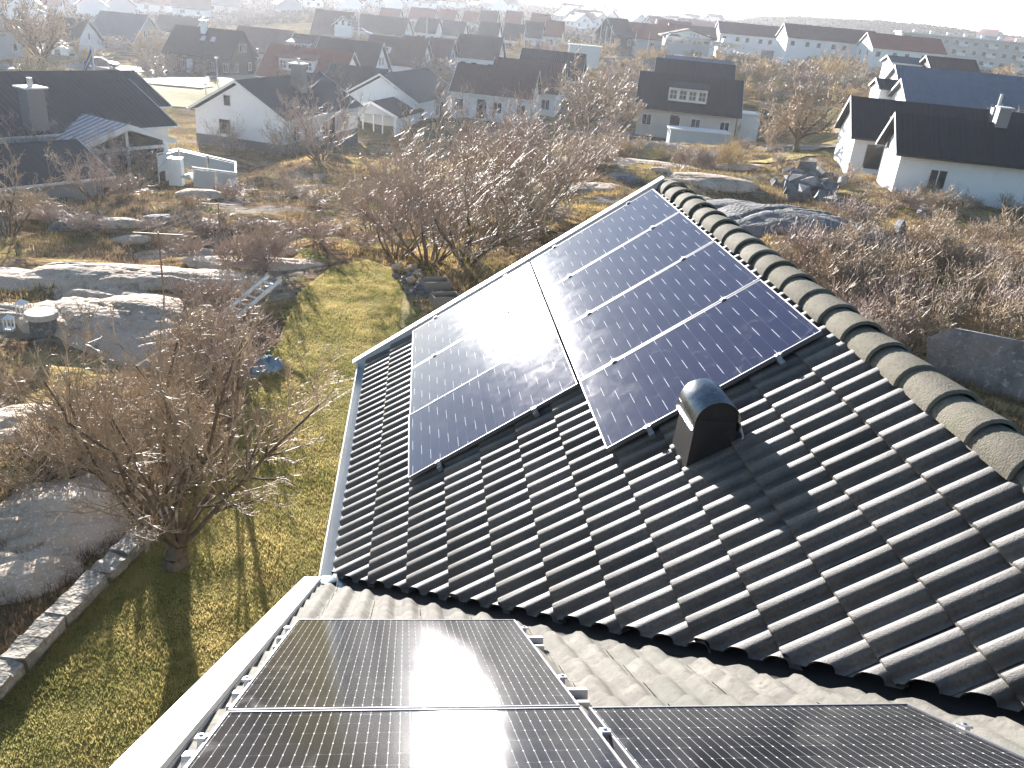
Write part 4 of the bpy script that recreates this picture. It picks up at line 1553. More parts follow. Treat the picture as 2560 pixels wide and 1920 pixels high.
# white house with basement, chimney on the near slope
e, *_ = build_house("white gabled house with two gable windows, dark plinth and a tall chimney", 585, 200, 75, None, 9.2, 30, 2.6, "w", "d", az=22, length=14.5, front=3, gable=0, base=1.95, frontside=-1, chim=None, hatch=False)
for (yy, zz, w_, h_) in ((1.0, 1.05, .75, .95), (1.35, -1.1, 1.15, 1.3)):
    window(e, Matrix.Translation((.36, yy, zz)) @ Matrix.Rotation(-pi / 2, 4, "Z"), w_, h_)
for yy in (-1.7, -2.9):
    window(e, Matrix.Translation((.31, yy, -3.1)) @ Matrix.Rotation(-pi / 2, 4, "Z"), 1.0, .55)
b = MB(); b.box(6.9, 7.9, -2.2, -1.2, .8, 3.9); c_ = b.build("chimney", m_chim, e)
b = MB(); b.box(6.75, 8.05, -2.35, -1.05, 3.901, 4.0); b.build("chimney_cap", m_white, c_)
b = MB(); b.tube([(7.4, -1.7, 4.0), (7.4, -1.7, 4.4)], .14, 8); b.build("flue", m_alu, c_)
e, *_ = build_house("white house with a broad blank gable and dark roof behind the open porch", 949, 184, 96, None, 9.0, 30, 2.8, "w", "d", az=20, length=15, front=3, gable=0, frontside=-1)
window(e, Matrix.Translation((.36, 1.2, -.9)) @ Matrix.Rotation(-pi / 2, 4, "Z"), .6, 1.6, pane=m_pale_pane)
# porch / garage building with open front
P = at_d(927, 253, 90)
pch = empty("porch_building", (P[0], P[1], P[2]), radians(90 - 20))
tag(pch, "small dark-roofed porch building with open posts under a pale blue gable", "porch")
wp, Lp, rp_ = 3.0, 8.0, 1.25
b = MB()
for s_ in (1, -1):
    b.slab([(0, 0, 0), (Lp, 0, 0), (Lp, s_ * wp, -rp_), (0, s_ * wp, -rp_)], (0, 0, -1), .12)
b.build("roof", ROOF["d"], pch)
b = MB()
for s_ in (1, -1):
    b.slab([(-.04, 0, .04), (-.04, s_ * wp, -rp_ + .04), (-.04, s_ * wp, -rp_ - .22), (-.04, 0, -.22)], (1, 0, 0), .04)
b.build("bargeboard", m_wpaint, pch)
b = MB()
b.slab([(.5, -2.5, -rp_ - .05), (.5, 2.5, -rp_ - .05), (.5, 0, -.15)], (1, 0, 0), .06)
b.build("gable_board", m_wgrey, pch)
for y in (-2.5, -1.2, -.2, 1.0, 2.4):
    b = MB(); b.box(.45, .57, y, y + .12, -rp_ - 2.8, -rp_ - .06); b.build("post", m_wpaint, pch)
b = MB()
b.box(3.2, 7.6, -2.6, 2.6, -rp_ - 4.0, -rp_ - .1)
b.box(.5, 3.2, -2.62, -2.5, -rp_ - 4.0, -rp_ - .1)
b.build("wall", m_wwhite, pch)
b = MB(); b.box(.4, 3.2, -2.7, 2.7, -rp_ - 3.4, -rp_ - 2.8); b.build("deck", m_base, pch)

build_house("dark roof rising just behind the ridge of the white house with the chimney", 973, 173, 106, 827, 9, 30, 2.6, "w", "d", front=2, gable=0)
build_house("red-roofed house with a wide white dormer of four windows", 886, 130, 118, 674, 9.5, 38, 2.8, "w", "r", chim=None, dormer=(.56, 4.6, 1.5, 4, "w", 0), frontside=1)
e, *_ = build_house("long dark-brown timber house with two roof windows, beside the road", 610, 78, 140, 440, 9.5, 38, 2.8, "d", "n", trim=False, front=6, winw=.8, chim=(.55, "w"))
for xx in (3.0, 4.6):
    b = MB()
    s38 = radians(38)
    M = Matrix.Translation((xx + 1, 0, 0)) @ Matrix.Translation((0, 1.9, 9.5 / 2 * tan(s38) + .12 - 1.9 * tan(s38) + .03)) @ Matrix.Rotation(-s38, 4, "X")
    b.box(-.35, .35, -.5, .5, 0, .06, M)
    b.build("roof_window", m_sheet, e)
ROWS = [
    # label, u, v, d, u2, width, pitch, wall, roof, opts
    ("brown-red roofed house with a pale yellow gable behind the dark timber house", 736, 77, 165, 596, 10, 38, "y", "b", {}),
    ("long dark-roofed house with a steep white gable, third in the middle row", 960, 107, 135, 800, 9, 42, "w", "d", {}),
    ("dark-roofed house with a shed dormer at the left of the middle row", 830, 92, 152, 736, 9, 38, "w", "d", dict(dormer=(.7, 3.4, 1.2, 3, "w", 0))),
    ("brown-roofed white house with a small white roof dormer in the middle row", 1073, 101, 150, 924, 9, 42, "w", "b", dict(dormer=(.72, 3.2, 1.0, 1, "w", 0))),
    ("dark-roofed grey-gabled house with a porch roof on its right", 1138, 100, 160, 1006, 8.5, 42, "g", "b", {}),
    ("dark-roofed house with white wall, top right of the middle row", 1260, 94, 165, 1148, 9, 40, "w", "d", {}),
    ("low red-roofed house nearest behind the big shrub thicket", 1350, 176, 105, 1144, 8.5, 35, "w", "b", dict(front=4)),
    ("red-brown roof with a white gable just right of the thicket", 1413, 159, 115, 1237, 9, 38, "w", "b", {}),
    ("dark-brown roofed house with a television aerial before it", 1467, 135, 130, 1304, 9, 38, "w", "d", {}),
    ("dark-roofed beige house with a white four-window dormer and a lamp before it", 1861, 202, 107, 1597, 10, 36, "b", "n", dict(dormer=(.52, 4.4, 1.5, 4, "w", 0), front=4, oh=.6)),
    ("dark roof showing just behind the dormered beige house", 1840, 163, 121, 1638, 9, 30, "b", "n", dict(gable=0)),
    ("bluish-dark roof, hindmost of the three stacked behind the dormer", 1836, 153, 136, 1660, 9, 30, "b", "s", dict(gable=0)),
    ("large grey-roofed house with a pale three-window gable at the upper left", 372, 38, 185, 252, 13, 38, "g", "g", dict(gable=3, chim=None)),
    ("dark-roofed white house with one dark gable window behind the flagpole", 224, 49, 160, 128, 8.5, 42, "w", "d", dict(gable=1)),
    ("pale blue house cut by the left picture edge", 4, 28, 150, None, 9, 38, "g", "g", dict(length=8, az=-75)),
    ("dark-roofed house with white verges above the timber house", 506, 46, 215, 400, 9, 35, "w", "d", {}),
    ("white house with a steep gable and a cross gable of three windows", 789, 22, 215, None, 8, 52, "w", "b", dict(az=105, length=9.5, gable=1)),
    ("white cross-gabled wing with three windows on the steep-gabled house", 856, 39, 205, None, 5, 40, "w", "b", dict(az=15, length=6, gable=3, front=0)),
    ("long dark-green roofed house behind the first tall flagpole", 1025, 46, 222, 902, 9, 40, "w", "d", {}),
    ("dark hip-like roofed white house right of the second flagpole", 1102, 48, 230, 1046, 9, 36, "w", "d", dict(gable=1)),
    ("dark-roofed house with a small white gable at its right end", 1168, 55, 235, 1108, 8, 40, "w", "d", dict(gable=1)),
    ("red-roofed house at the left of the upper red row", 1005, 23, 270, 953, 8, 40, "w", "r", {}),
    ("red-roofed house second in the upper red row", 1093, 23, 275, 1028, 8, 38, "w", "r", {}),
    ("red-roofed house third in the upper red row", 1145, 26, 280, 1096, 8, 38, "w", "r", {}),
    ("red-roofed house fourth in the upper red row", 1204, 30, 285, 1161, 8, 38, "w", "r", {}),
    ("yellow-gabled brown-roofed house fifth in the upper row", 1249, 29, 275, 1202, 8, 45, "y", "b", dict(gable=1)),
    ("red-roofed white house with bright verges in the upper row", 1309, 30, 285, 1266, 8, 45, "w", "r", dict(gable=1)),
    ("red-roofed house with a sunlit white gable, last in the upper row", 1377, 36, 275, 1330, 8, 42, "w", "r", dict(gable=2)),
    ("white-gabled dark-roofed house, first in the row below the red roofs", 1254, 58, 225, 1200, 8, 42, "w", "d", {}),
    ("white-gabled dark-roofed house, second in the row below the red roofs", 1315, 62, 222, 1262, 8, 42, "w", "d", {}),
    ("white-gabled dark-roofed house, third in the row below the red roofs", 1363, 56, 228, 1318, 8, 42, "w", "d", {}),
    ("red-roofed house with an arched white gable at the row's right end", 1413, 54, 232, 1370, 8, 42, "w", "r", {}),
    ("black timber house with a steep white-edged gable and three windows", 1516, 43, 218, None, 7.5, 45, "k", "d", dict(az=60, length=7, gable=1, front=2, frontside=-1)),
    ("pale grey house with a bright red roof beside the black timber house", 1563, 53, 228, None, 9, 38, "g", "r", dict(az=92, length=13, gable=0)),
    ("white house with a short red roof behind the grey red-roofed house", 1642, 47, 260, None, 9, 38, "w", "r", dict(az=95, length=10)),
    ("white terraced house left of the clubhouse with a dark-red roof", 1672, 58, 250, None, 10, 32, "w", "b", dict(az=98, length=13, gable=0)),
    ("white row house end right of the clubhouse, with red-brown roofs stepping behind", 1795, 52, 262, None, 10, 30, "w", "b", dict(az=98, length=20, front=6)),
    ("big white row-house gable at the far right centre", 1960, 57, 245, None, 12, 28, "w", "b", dict(az=98, length=24, gable=1, front=7)),
    ("white row-house gable left of the long apartment block", 2168, 80, 235, None, 12, 28, "w", "r", dict(az=98, length=18, gable=1, front=5)),
    ("white outbuilding with three square windows before the birches", 2308, 146, 140, 2240, 6, 15, "w", "g", dict(az=-76, front=3, gable=0)),
    ("dark-brown low roof right of the three-windowed white outbuilding", 2440, 150, 138, 2312, 9, 24, "d", "b", dict(az=-76, gable=0)),
]
for lb, u, v_, d, u2, wd, pt, wl_, rf, op in ROWS:
    op = dict(op)
    build_house(lb, u, v_, d, u2, wd, pt, 2.6, wl_, rf, far=d > 140, group="village houses", **op)

# ---- right-hand cluster
e, ex, L, w2, ze, rise = build_house("white-gabled house with a steep near-black roof and brick chimney at the right", 2239, 280, 60, None, 5.2, 40, 2.6, "w", "n", az=105, length=17, oh=.6, gable=0, front=3, frontside=-1)
for xx, yy, mt_, hh in ((6.3, .0, m_chim, 1.0), (-.2 + .9, 1.6, m_blackmetal, .6)):
    b = MB(); b.box(xx - .36, xx + .36, yy - .32, yy + .32, rise - .8 if yy == 0 else rise - 2.2, rise + hh + (.0 if yy == 0 else -1.0))
    c_ = b.build("chimney", mt_, e)
    b = MB(); b.box(xx - .44, xx + .44, yy - .4, yy + .4, rise + hh + (.001 if yy == 0 else -.999), rise + hh + (.07 if yy == 0 else -.93))
    b.build("chimney_cap", m_wpaint if yy == 0 else m_blackmetal, c_)
e, *_ = build_house("pale blue-white house with double garden doors behind the white gable", 2128, 239, 72, None, 6.8, 38, 2.6, "w", "n", az=105, length=19, front=0, gable=0, oh=.5, frontside=-1, chim=None)
for xx in (1.2, 3.2):
    window(e, Matrix.Translation((xx + .8, -2.9, -1.2)), 1.35, 1.9, 1, 1)
b = MB(); b.box(10, 10.7, -1.2, -.6, 1.2, 3.0); c_ = b.build("chimney", m_chim, e)
b = MB(); b.tube([(10.35, -.9, 3.0), (10.35, -.9, 4.0)], .12, 8); b.build("flue", m_alu, c_)
build_house("wide blue-grey roof with white verges, second step of the right cluster", 2253, 196, 92, None, 10, 27, 2.6, "w", "s", az=105, length=17.5, front=0, gable=0, frontside=-1)
build_house("blue-grey roof behind with a skylight, top step of the right cluster", 2238, 161, 106, None, 11, 27, 2.6, "w", "s", az=105, length=21, front=0, gable=0, frontside=-1)
build_house("small white annex with a dark roof left of the blue-grey roofs", 2190, 194, 97, None, 4.5, 20, 2.2, "w", "n", az=105, length=4.2, front=1, gable=0, frontside=-1, oh=.3)

# ---- apartment block
P = at_d(2256, 81, 330)
ab = empty("apartment_block", tuple(P), radians(-18))
tag(ab, "long three-storey beige apartment block with balconies and a white roof edge", "apartment block")
La, Ha = 46, 8.6
b = MB(); b.box(0, La, 0, 11, -Ha - 4, 0); b.build("wall", m_wbeige, ab)
b = MB(); b.box(-.6, La + .6, -.7, 11.6, .001, .45); b.build("roof", m_white, ab)
b = MB(); b.box(.8, 3.2, -.1, .0, -Ha, -.5); b.build("stairwell_glazing", m_pane, ab)
for fl in range(3):
    for i in range(13):
        x = 5 + i * 3.15
        window(ab, Matrix.Translation((x, 0, -1.5 - fl * 2.8)), 1.4, 1.3)
        if i % 3 == 1:
            b = MB(); b.box(x + .6, x + 3.4, -1.4, 0, -2.6 - fl * 2.8, -1.7 - fl * 2.8); b.build("balcony", m_wwhite, ab)
for i in range(8):
    b = MB(); b.box(4 + i * 5.4, 5 + i * 5.4, 3, 4, .451, 1.3); b.build("roof_vent_box", m_white, ab)
b = MB(); b.box(La + .01, La + 3, -1.5, 10, -Ha - 3, -.6); b.build("end_bay", m_wcream, ab)

# ---- clubhouse with a sign on its fascia
P = at_d(1725, 72, 205)
cb = empty("clubhouse", tuple(P), radians(-10))
tag(cb, "low clubhouse with a window band and a dark lettered sign under its gable", "clubhouse")
b = MB(); b.box(-5, 5, 0, 7, -5.5, -1.6); b.build("wall", m_wgrey, cb)
b = MB()
for s_ in (1, -1):
    b.slab([(0, -.8, 0), (0, 8, 0), (s_ * 6.2, 8, -1.7), (s_ * 6.2, -.8, -1.7)], (0, 0, -1), .2)
b.build("roof", ROOF["b"], cb)
b = MB(); b.slab([(-5.6, -.3, -1.75), (5.6, -.3, -1.75), (0, -.3, -.22)], (0, 1, 0), .1); b.build("gable_board", m_wwhite, cb)
for i in range(7):
    window(cb, Matrix.Translation((-4.1 + i * 1.36, 0, -2.7)), 1.2, .95)
b = MB(); b.box(-4.6, 4.6, -.34, -.31, -1.55, -.95); sg_ = b.build("sign", m_wwhite, cb)
tx = bpy.data.curves.new("lettering", "FONT")
tx.body = "T B A"
tx.size = .85
tx.align_x = "CENTER"
tx.extrude = .01
tmp = bpy.data.objects.new("tmp", tx)
COL.objects.link(tmp)
dg = bpy.context.evaluated_depsgraph_get()
lm = bpy.data.meshes.new_from_object(tmp.evaluated_get(dg))
bpy.data.objects.remove(tmp)
lm.materials.clear()
lm.materials.append(m_wblack)
to = bpy.data.objects.new("lettering", lm)
link(to, sg_)
to.location = (1.2, -.36, -1.55)
to.rotation_euler = (pi / 2, 0, 0)

# ---- distant houses, pale with small gables, on the slopes
fr_ = random.Random(15)


def small_house(wallk, roofk, w_, L_, h_):
    e = []
    b = MB()
    w2_ = w_ / 2
    r_ = w2_ * .75
    b.add([(0, -w2_, -h_ - 2), (0, w2_, -h_ - 2), (0, w2_, 0), (0, 0, r_), (0, -w2_, 0), (L_, -w2_, -h_ - 2), (L_, w2_, -h_ - 2), (L_, w2_, 0), (L_, 0, r_), (L_, -w2_, 0)],
          [(0, 4, 3, 2, 1), (5, 6, 7, 8, 9), (1, 2, 7, 6), (0, 5, 9, 4)])
    me1 = bpy.data.meshes.new("wall"); me1.from_pydata(b.V, [], b.F); me1.materials.append(WALL[wallk])
    b = MB()
    z = r_ + .3
    for s_ in (1, -1):
        b.slab([(-.4, 0, z), (L_ + .4, 0, z), (L_ + .4, s_ * (w2_ + .5), z - (w2_ + .5) * .75), (-.4, s_ * (w2_ + .5), z - (w2_ + .5) * .75)], (0, 0, -1), .2)
    me2 = bpy.data.meshes.new("roof"); me2.from_pydata(b.V, [], b.F); me2.materials.append(ROOF[roofk])
    b = MB(); b.box(-.6, .6, -.03, .03, -.6, .6)
    me3 = bpy.data.meshes.new("window"); me3.from_pydata(b.V, [], b.F); me3.materials.append(m_pane)
    return me1, me2, me3, w2_, L_


SH = [small_house("w", "d", 8, 12, 2.8), small_house("w", "r", 8, 12, 2.8), small_house("w", "g", 8, 11, 4.5), small_house("g", "b", 8, 11, 2.8), small_house("b", "g", 9, 13, 3.0)]
FAR = []
for i in range(90):
    FAR.append((fr_.uniform(1405, 1515), fr_.uniform(30, 60) if i % 2 else fr_.uniform(18, 45), "white houses of the far cluster above the black timber house", 0, 3))
for i in range(26):
    FAR.append((fr_.uniform(1560, 1800), fr_.uniform(40, 72), "small houses below the long hill behind the clubhouse", 0, 5))
for i in range(90):
    FAR.append((fr_.uniform(780, 1240), fr_.uniform(-6, 24), "hazy white houses along the top of the picture", 0, 3))
for i in range(26):
    FAR.append((fr_.uniform(20, 780), fr_.uniform(-10, 40), "hazy houses at the upper left edge", 0, 5))
for i in range(22):
    FAR.append((fr_.uniform(1880, 2560), fr_.uniform(84, 125), "small houses beside the apartment block", 0, 5))
used = []
for u, v_, gp, a0, a1 in FAR:
    P = hit(u, v_ + (0 if u < 1300 else 14), 3000)
    dd = hypot(P[0] - CAM[0], P[1] - CAM[1])
    if dd > 1400 or dd < 240 or any(hypot(P[0] - q_[0], P[1] - q_[1]) < 11.5 for q_ in used):
        continue
    used.append(P)
    me1, me2, me3, ww_, LL_ = SH[fr_.randrange(a0, a1)]
    an = radians(fr_.choice((15, 105, 200, 20, 290)))
    e = empty("distant_house", (P[0], P[1], P[2] + 2.7), an)
    tag(e, "one of the " + gp, "house", gp)
    link(bpy.data.objects.new("wall", me1), e)
    link(bpy.data.objects.new("roof", me2), e)
    for loc, rz in (((-.03, 0, .6), pi / 2), ((-.03, -2, -1.3), pi / 2), ((-.03, 2, -1.3), pi / 2), ((3, -ww_ - .03, -1.2), 0), ((8, -ww_ - .03, -1.2), 0), ((3, ww_ + .03, -1.2), 0), ((8, ww_ + .03, -1.2), 0)):
        w_ = link(bpy.data.objects.new("window", me3), e)
        w_.location = loc; w_.rotation_euler = (0, 0, rz)

# ---- roads draped over the terrain
def drape(name, px, width, m, label, lift=.05, d=None):
    pts = [hit(u, v_) for u, v_ in px]
    P = []
    for a, c in zip(pts, pts[1:]):
        n_ = max(2, int(np.linalg.norm((c - a)[:2]) / 2.5))
        for i in range(n_):
            P.append(a + (c - a) * i / n_)
    P.append(pts[-1])
    P = np.array(P)
    V = []; F = []
    k = 7
    for i in range(len(P)):
        t_ = P[min(i + 1, len(P) - 1)] - P[max(i - 1, 0)]
        nrm = np.array([-t_[1], t_[0]]); nrm = nrm / (np.linalg.norm(nrm) + 1e-9)
        for j in range(k):
            o_ = (j / (k - 1) - .5) * width
            x, y = P[i][0] + nrm[0] * o_, P[i][1] + nrm[1] * o_
            V.append((x, y, float(T(x, y)) + lift))
    for i in range(len(P) - 1):
        for j in range(k - 1):
            F.append((i * k + j, i * k + j + 1, (i + 1) * k + j + 1, (i + 1) * k + j))
    o = mesh_obj(name, V, F, m, None, True)
    return tag(o, label, None, None, "structure")


m_meadow = mat("verge_grass", srgb("#8f8446"), .95, noise=[(.3, srgb("#a8975a"), .4, .6), (2, srgb("#6d6c38"), .5, .7)], coord="World", bump=.4, bscale=6, spec=.1)  # yellow-green grass with random mottling
drape("grass_verge", [(340, 178), (470, 200), (520, 232), (460, 270)], 18, m_meadow, "yellow-green grass verge between the road and the dark-roofed house", .10)
drape("grass_verge", [(1560, 390), (1640, 372)], 6, m_meadow, "pale grass strip before the dormered house", .10)
drape("road", [(-60, 172), (120, 168), (300, 172), (420, 182), (600, 200)], 7, m_asph, "village road passing left of the dark timber house", .16)
drape("road", [(440, 170), (520, 183), (640, 190)], 9, m_asph, "forecourt before the dark timber house", .13)
drape("pavement", [(360, 205), (440, 214), (520, 222)], 3.0, m_gravel, "bright pavement below the village road", .2)
drape("road", [(1490, 335), (1600, 342), (1720, 350), (1850, 358)], 4.5, m_asph, "narrow road before the dormered house", .16)
drape("road", [(2380, 330), (2500, 270), (2560, 262), (2640, 262)], 9, m_asph, "road at the right behind the dark roofs", .2)
drape("grass_verge", [(1920, 400), (2060, 392)], 7, m_meadow, "green garden strip left of the white gable", .12)
drape("grass_verge", [(2450, 300), (2560, 275)], 9, m_meadow, "green verge beside the parked car", .14)
drape("road", [(1900, 124), (2080, 134), (2240, 150)], 8, m_asph, "road in front of the row houses", .3)
drape("patio", [(1930, 370), (2070, 372)], 4, m_asph, "dark paved yard behind the wide-crowned tree", .18)

# ---- stone retaining wall before the row houses
w_ = MB()
a_ = hit(1900, 150); c_ = hit(2230, 172)
w_.bar((a_[0], a_[1], a_[2] + 1), (c_[0], c_[1], c_[2] + 1), .5, 3.2)
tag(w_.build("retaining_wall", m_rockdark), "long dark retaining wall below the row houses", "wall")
a_ = hit(1480, 168); c_ = hit(1640, 172)
w_ = MB(); w_.bar((a_[0], a_[1], a_[2] + .6), (c_[0], c_[1], c_[2] + .6), .6, 2.4)
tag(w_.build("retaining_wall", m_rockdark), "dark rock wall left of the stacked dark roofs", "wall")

# ---- lamps, flagpoles, aerial
def pole(name, u, v0, v1, label, cat, d=None, rad=.05, head=None, m=None, group=None):
    P = hit(u, v1) if d is None else at_d(u, v1, d)
    dd = hypot(P[0] - CAM[0], P[1] - CAM[1])
    # height so that its top reaches row v0
    lo, hi = .5, 25
    for _ in range(30):
        mid = (lo + hi) / 2
        q_ = np.array([P[0], P[1], P[2] + mid]) - CAM
        vv = 960 - FPX * (q_ @ CU) / (q_ @ _f)
        if vv > v0:
            lo = mid
        else:
            hi = mid
    h = lo
    e = empty(name, tuple(P))
    tag(e, label, cat, group)
    b = MB(); b.tube([(0, 0, -.3), (0, 0, h)], [rad, rad * .6], 8); b.build("pole", m or m_white, e)
    if head == "lamp":
        b = MB(); b.tube([(0, 0, h), (.0, 0, h + .08), (0, 0, h + .18), (0, 0, h + .24)], [.06, .26, .22, .05], 10); b.build("lamp_head", m_white, e)
    elif head == "arm":
        b = MB(); b.tube([(0, 0, h - .05), (.9, -.3, h + .25)], .04, 6); b.build("arm", m or m_white, e)
        b = MB(); b.box(.8, 1.5, -.45, -.2, h + .18, h + .30); b.build("lamp_head", m_white, e)
    elif head == "ball":
        b = MB(); b.tube([(0, 0, h), (0, 0, h + .06), (0, 0, h + .12)], [.05, .09, .02], 8); b.build("finial", m_white, e)
    return e, h


pole("street_lamp", 1662, 252, 332, "white street lamp standing before the dormered house", "street lamp", head="lamp", rad=.06)
pole("street_lamp", 1517, 184, 235, "street lamp left of the dormered house by the round-crowned tree", "street lamp", head="arm", rad=.06)
pole("street_lamp", 545, 148, 215, "street lamp before the dark timber house", "street lamp", head="lamp", rad=.06)
pole("street_lamp", 515, 213, 235, "short lamp with a bright bowl on the pavement", "street lamp", head="lamp", rad=.06)
pole("street_lamp", 646, 124, 168, "street lamp between the timber house and the red roof", "street lamp", head="lamp", rad=.06)
pole("street_lamp", 2553, 145, 215, "tall lamp mast at the right edge beyond the car", "street lamp", head="arm", rad=.08)
pole("street_lamp", 2538, 255, 300, "lamp post by the road at the right edge", "street lamp", head="arm", rad=.06)
e, h = pole("flagpole", 237, 88, 185, "white flagpole at the left with a blue and yellow pennant", "flagpole", head="ball", rad=.07, d=66)
m_flagb = mat("flag_blue", (.02, .12, .36), .7)
m_flagy = mat("flag_yellow", (.75, .52, .04), .7)
V = []; n_ = 10
for i in range(n_ + 1):
    t_ = i / n_
    x = -t_ * .75
    z = h - 1.0 - t_ * 1.5
    y = .10 * sin(t_ * 7)
    wv = .22 * (1 - .6 * t_)
    V += [(x - .0, y, z + wv * 1.8), (x, y + .02, z + wv * .5), (x, y, z - wv * .5), (x, y - .02, z - wv * 1.8)]
for nm, m_, cols in (("flag_stripe", m_flagy, (1,)), ("flag_field", m_flagb, (0, 2))):
    F = []
    for i in range(n_):
        for c in cols:
            F.append((i * 4 + c, i * 4 + c + 1, (i + 1) * 4 + c + 1, (i + 1) * 4 + c))
    if nm == "flag_field":
        o = mesh_obj("pennant", V, F, m_, e)
        fl_ = o
    else:
        yo = (V, F, m_)
mesh_obj("yellow_stripe", *yo, parent=fl_)
for u, v0, v1, lb in ((897, 30, 97, "white flagpole left in the middle of the village"), (1066, 39, 92, "white flagpole right of the dark hip-roofed house"), (1309, 72, 125, "white flagpole behind the dark-brown roof"),
                      (1482, 64, 103, "first of the white poles before the black timber house"), (1499, 60, 108, "second of the white poles before the black timber house"), (1512, 68, 108, "third of the white poles before the black timber house"),
                      (1525, 64, 110, "fourth of the white poles before the black timber house"), (1588, 78, 108, "white pole before the grey red-roofed house"), (1618, 82, 128, "white pole right of the grey red-roofed house"), (1651, 84, 130, "tallest white pole before the clubhouse")):
    pole("flagpole", u, v0, v1, lb, "flagpole", head="ball", rad=.09, d=150 if u < 1400 else 200)
e, h = pole("television_aerial", 1352, 142, 172, "thin television aerial on a mast above the red-brown roof", "aerial", d=112, rad=.03, m=m_blackmetal)
for k_, (zz, ll) in enumerate(((0, 1.4), (-.5, 1.0), (-.9, .7))):
    b = MB(); b.bar((-ll, 0, h + zz), (ll, .1, h + zz), .03); b.build("crossbar", m_chim, e)

# ---- vehicles and small things in the village
m_carw = mat("silver_car_paint", (.55, .56, .58), .25, metal=.3)
m_card = mat("dark_car_paint", (.03, .05, .08), .2, metal=.3)
m_tyre = mat("tyre_rubber", (.02, .02, .02), .8)


def car(label, u, v_, an, paint, d=None):
    P = hit(u, v_) if d is None else at_d(u, v_, d)
    e = empty("parked_car", (P[0], P[1], P[2] + .05), radians(an))
    tag(e, label, "car", "parked cars")
    prof = [(-2.15, .35), (-2.2, .75), (-2.05, .95), (-1.2, 1.02), (1.0, 1.0), (2.0, .82), (2.2, .62), (2.2, .35)]
    b = MB()
    b.slab([(x, -.86, z) for x, z in prof], (0, 1, 0), 1.72)
    b.build("body", paint, e)
    cab = [(-1.95, .96), (-1.5, 1.42), (.1, 1.47), (1.05, 1.0)]
    b = MB()
    n_ = len(cab)
    V = [(x, -.78 + (.12 if z > 1.2 else 0), z) for x, z in cab] + [(x, .78 - (.12 if z > 1.2 else 0), z) for x, z in cab]
    b.add(V, [(0, 1, 2, 3), (7, 6, 5, 4), (0, 4, 5, 1), (2, 6, 7, 3)])
    b.build("windows", m_pane, e)
    b = MB()
    b.slab([(-1.52, -.67, 1.43), (.12, -.67, 1.475), (.12, .67, 1.475), (-1.52, .67, 1.43)], (0, 0, 1), .04)
    b.build("roof_panel", paint, e)
    for x in (-1.35, 1.4):
        for y in (-.87, .70):
            b = MB()
            b.tube([(x, y, .32), (x, y + .17, .32)], .32, 14)
            w__ = b.build("wheel", m_tyre, e)
            b = MB()
            yy = y - .004 if y < 0 else y + .174
            b.tube([(x, yy - .004, .32), (x, yy + .004, .32)], .19, 10)
            b.build("rim", m_alu, w__)
    for y in (-.6, .6):
        b = MB(); b.box(2.17, 2.215, y - .17, y + .17, .62, .74); b.build("headlight", m_pale_pane, e)
    return e


car("silver car parked on the verge at the right behind the dark roofs", 2488, 262, -18, m_carw)
car("dark blue car glinting by the flagpole at the upper left", 256, 172, 8, m_card)
car("grey car parked in front of the long white row houses", 1690, 104, -8, m_carw, 195)
car("pale car on the yard below the white flagpole", 905, 90, -8, m_carw, 200)
# boat on land
P = at_d(1818, 106, 200)
bt = empty("boat", tuple(P), radians(-8))
tag(bt, "white motor boat standing on land right of the clubhouse", "boat")
hull = []
F = []
for i, (x, w_, zb_) in enumerate(((-3, .9, -.9), (-1, 1.1, -1.0), (1.2, 1.0, -.95), (2.6, .5, -.6), (3.4, .05, -.1))):
    hull += [(x, -w_, 0), (x, -w_ * .5, zb_ * .8), (x, 0, zb_), (x, w_ * .5, zb_ * .8), (x, w_, 0)]
for i in range(4):
    for j in range(4):
        F.append((i * 5 + j, i * 5 + j + 1, (i + 1) * 5 + j + 1, (i + 1) * 5 + j))
F += [(0, 1, 2, 3, 4)] + [(i * 5, (i + 1) * 5, (i + 1) * 5 + 4, i * 5 + 4) for i in range(4)]
mesh_obj("hull", hull, F, m_white, bt)
b = MB(); b.add([(-1.2, -.7, 0), (1.3, -.55, 0), (1.3, .55, 0), (-1.2, .7, 0), (-1.0, -.6, .7), (.5, -.5, .75), (.5, .5, .75), (-1, .6, .7)], [(0, 1, 5, 4), (1, 2, 6, 5), (2, 3, 7, 6), (3, 0, 4, 7), (4, 5, 6, 7)])
b.build("cabin", m_white, bt)
for i, (u, v_, w_, h_, d_, lb) in enumerate(((1463, 115, 5.6, 2.6, 160, "teal-walled shed with a bright white flat roof below the black timber house"), (1750, 330, 6.2, 2.0, 94, "low white-topped grey shed behind the bedrock"), (1875, 286, 2.6, 2.0, 105, "small white shelter at the right end of the dormered house"))):
    P = at_d(u, v_, d_)
    e = empty("shed", tuple(P), radians(-8))
    tag(e, lb, "shed")
    b = MB(); b.box(-w_ / 2, w_ / 2, 0, 2.4, -h_ - 1, 0); b.build("wall", m_frost, e)
    b = MB(); b.box(-w_ / 2 - .2, w_ / 2 + .2, -.2, 2.6, .001, .14); b.build("roof", m_white, e)

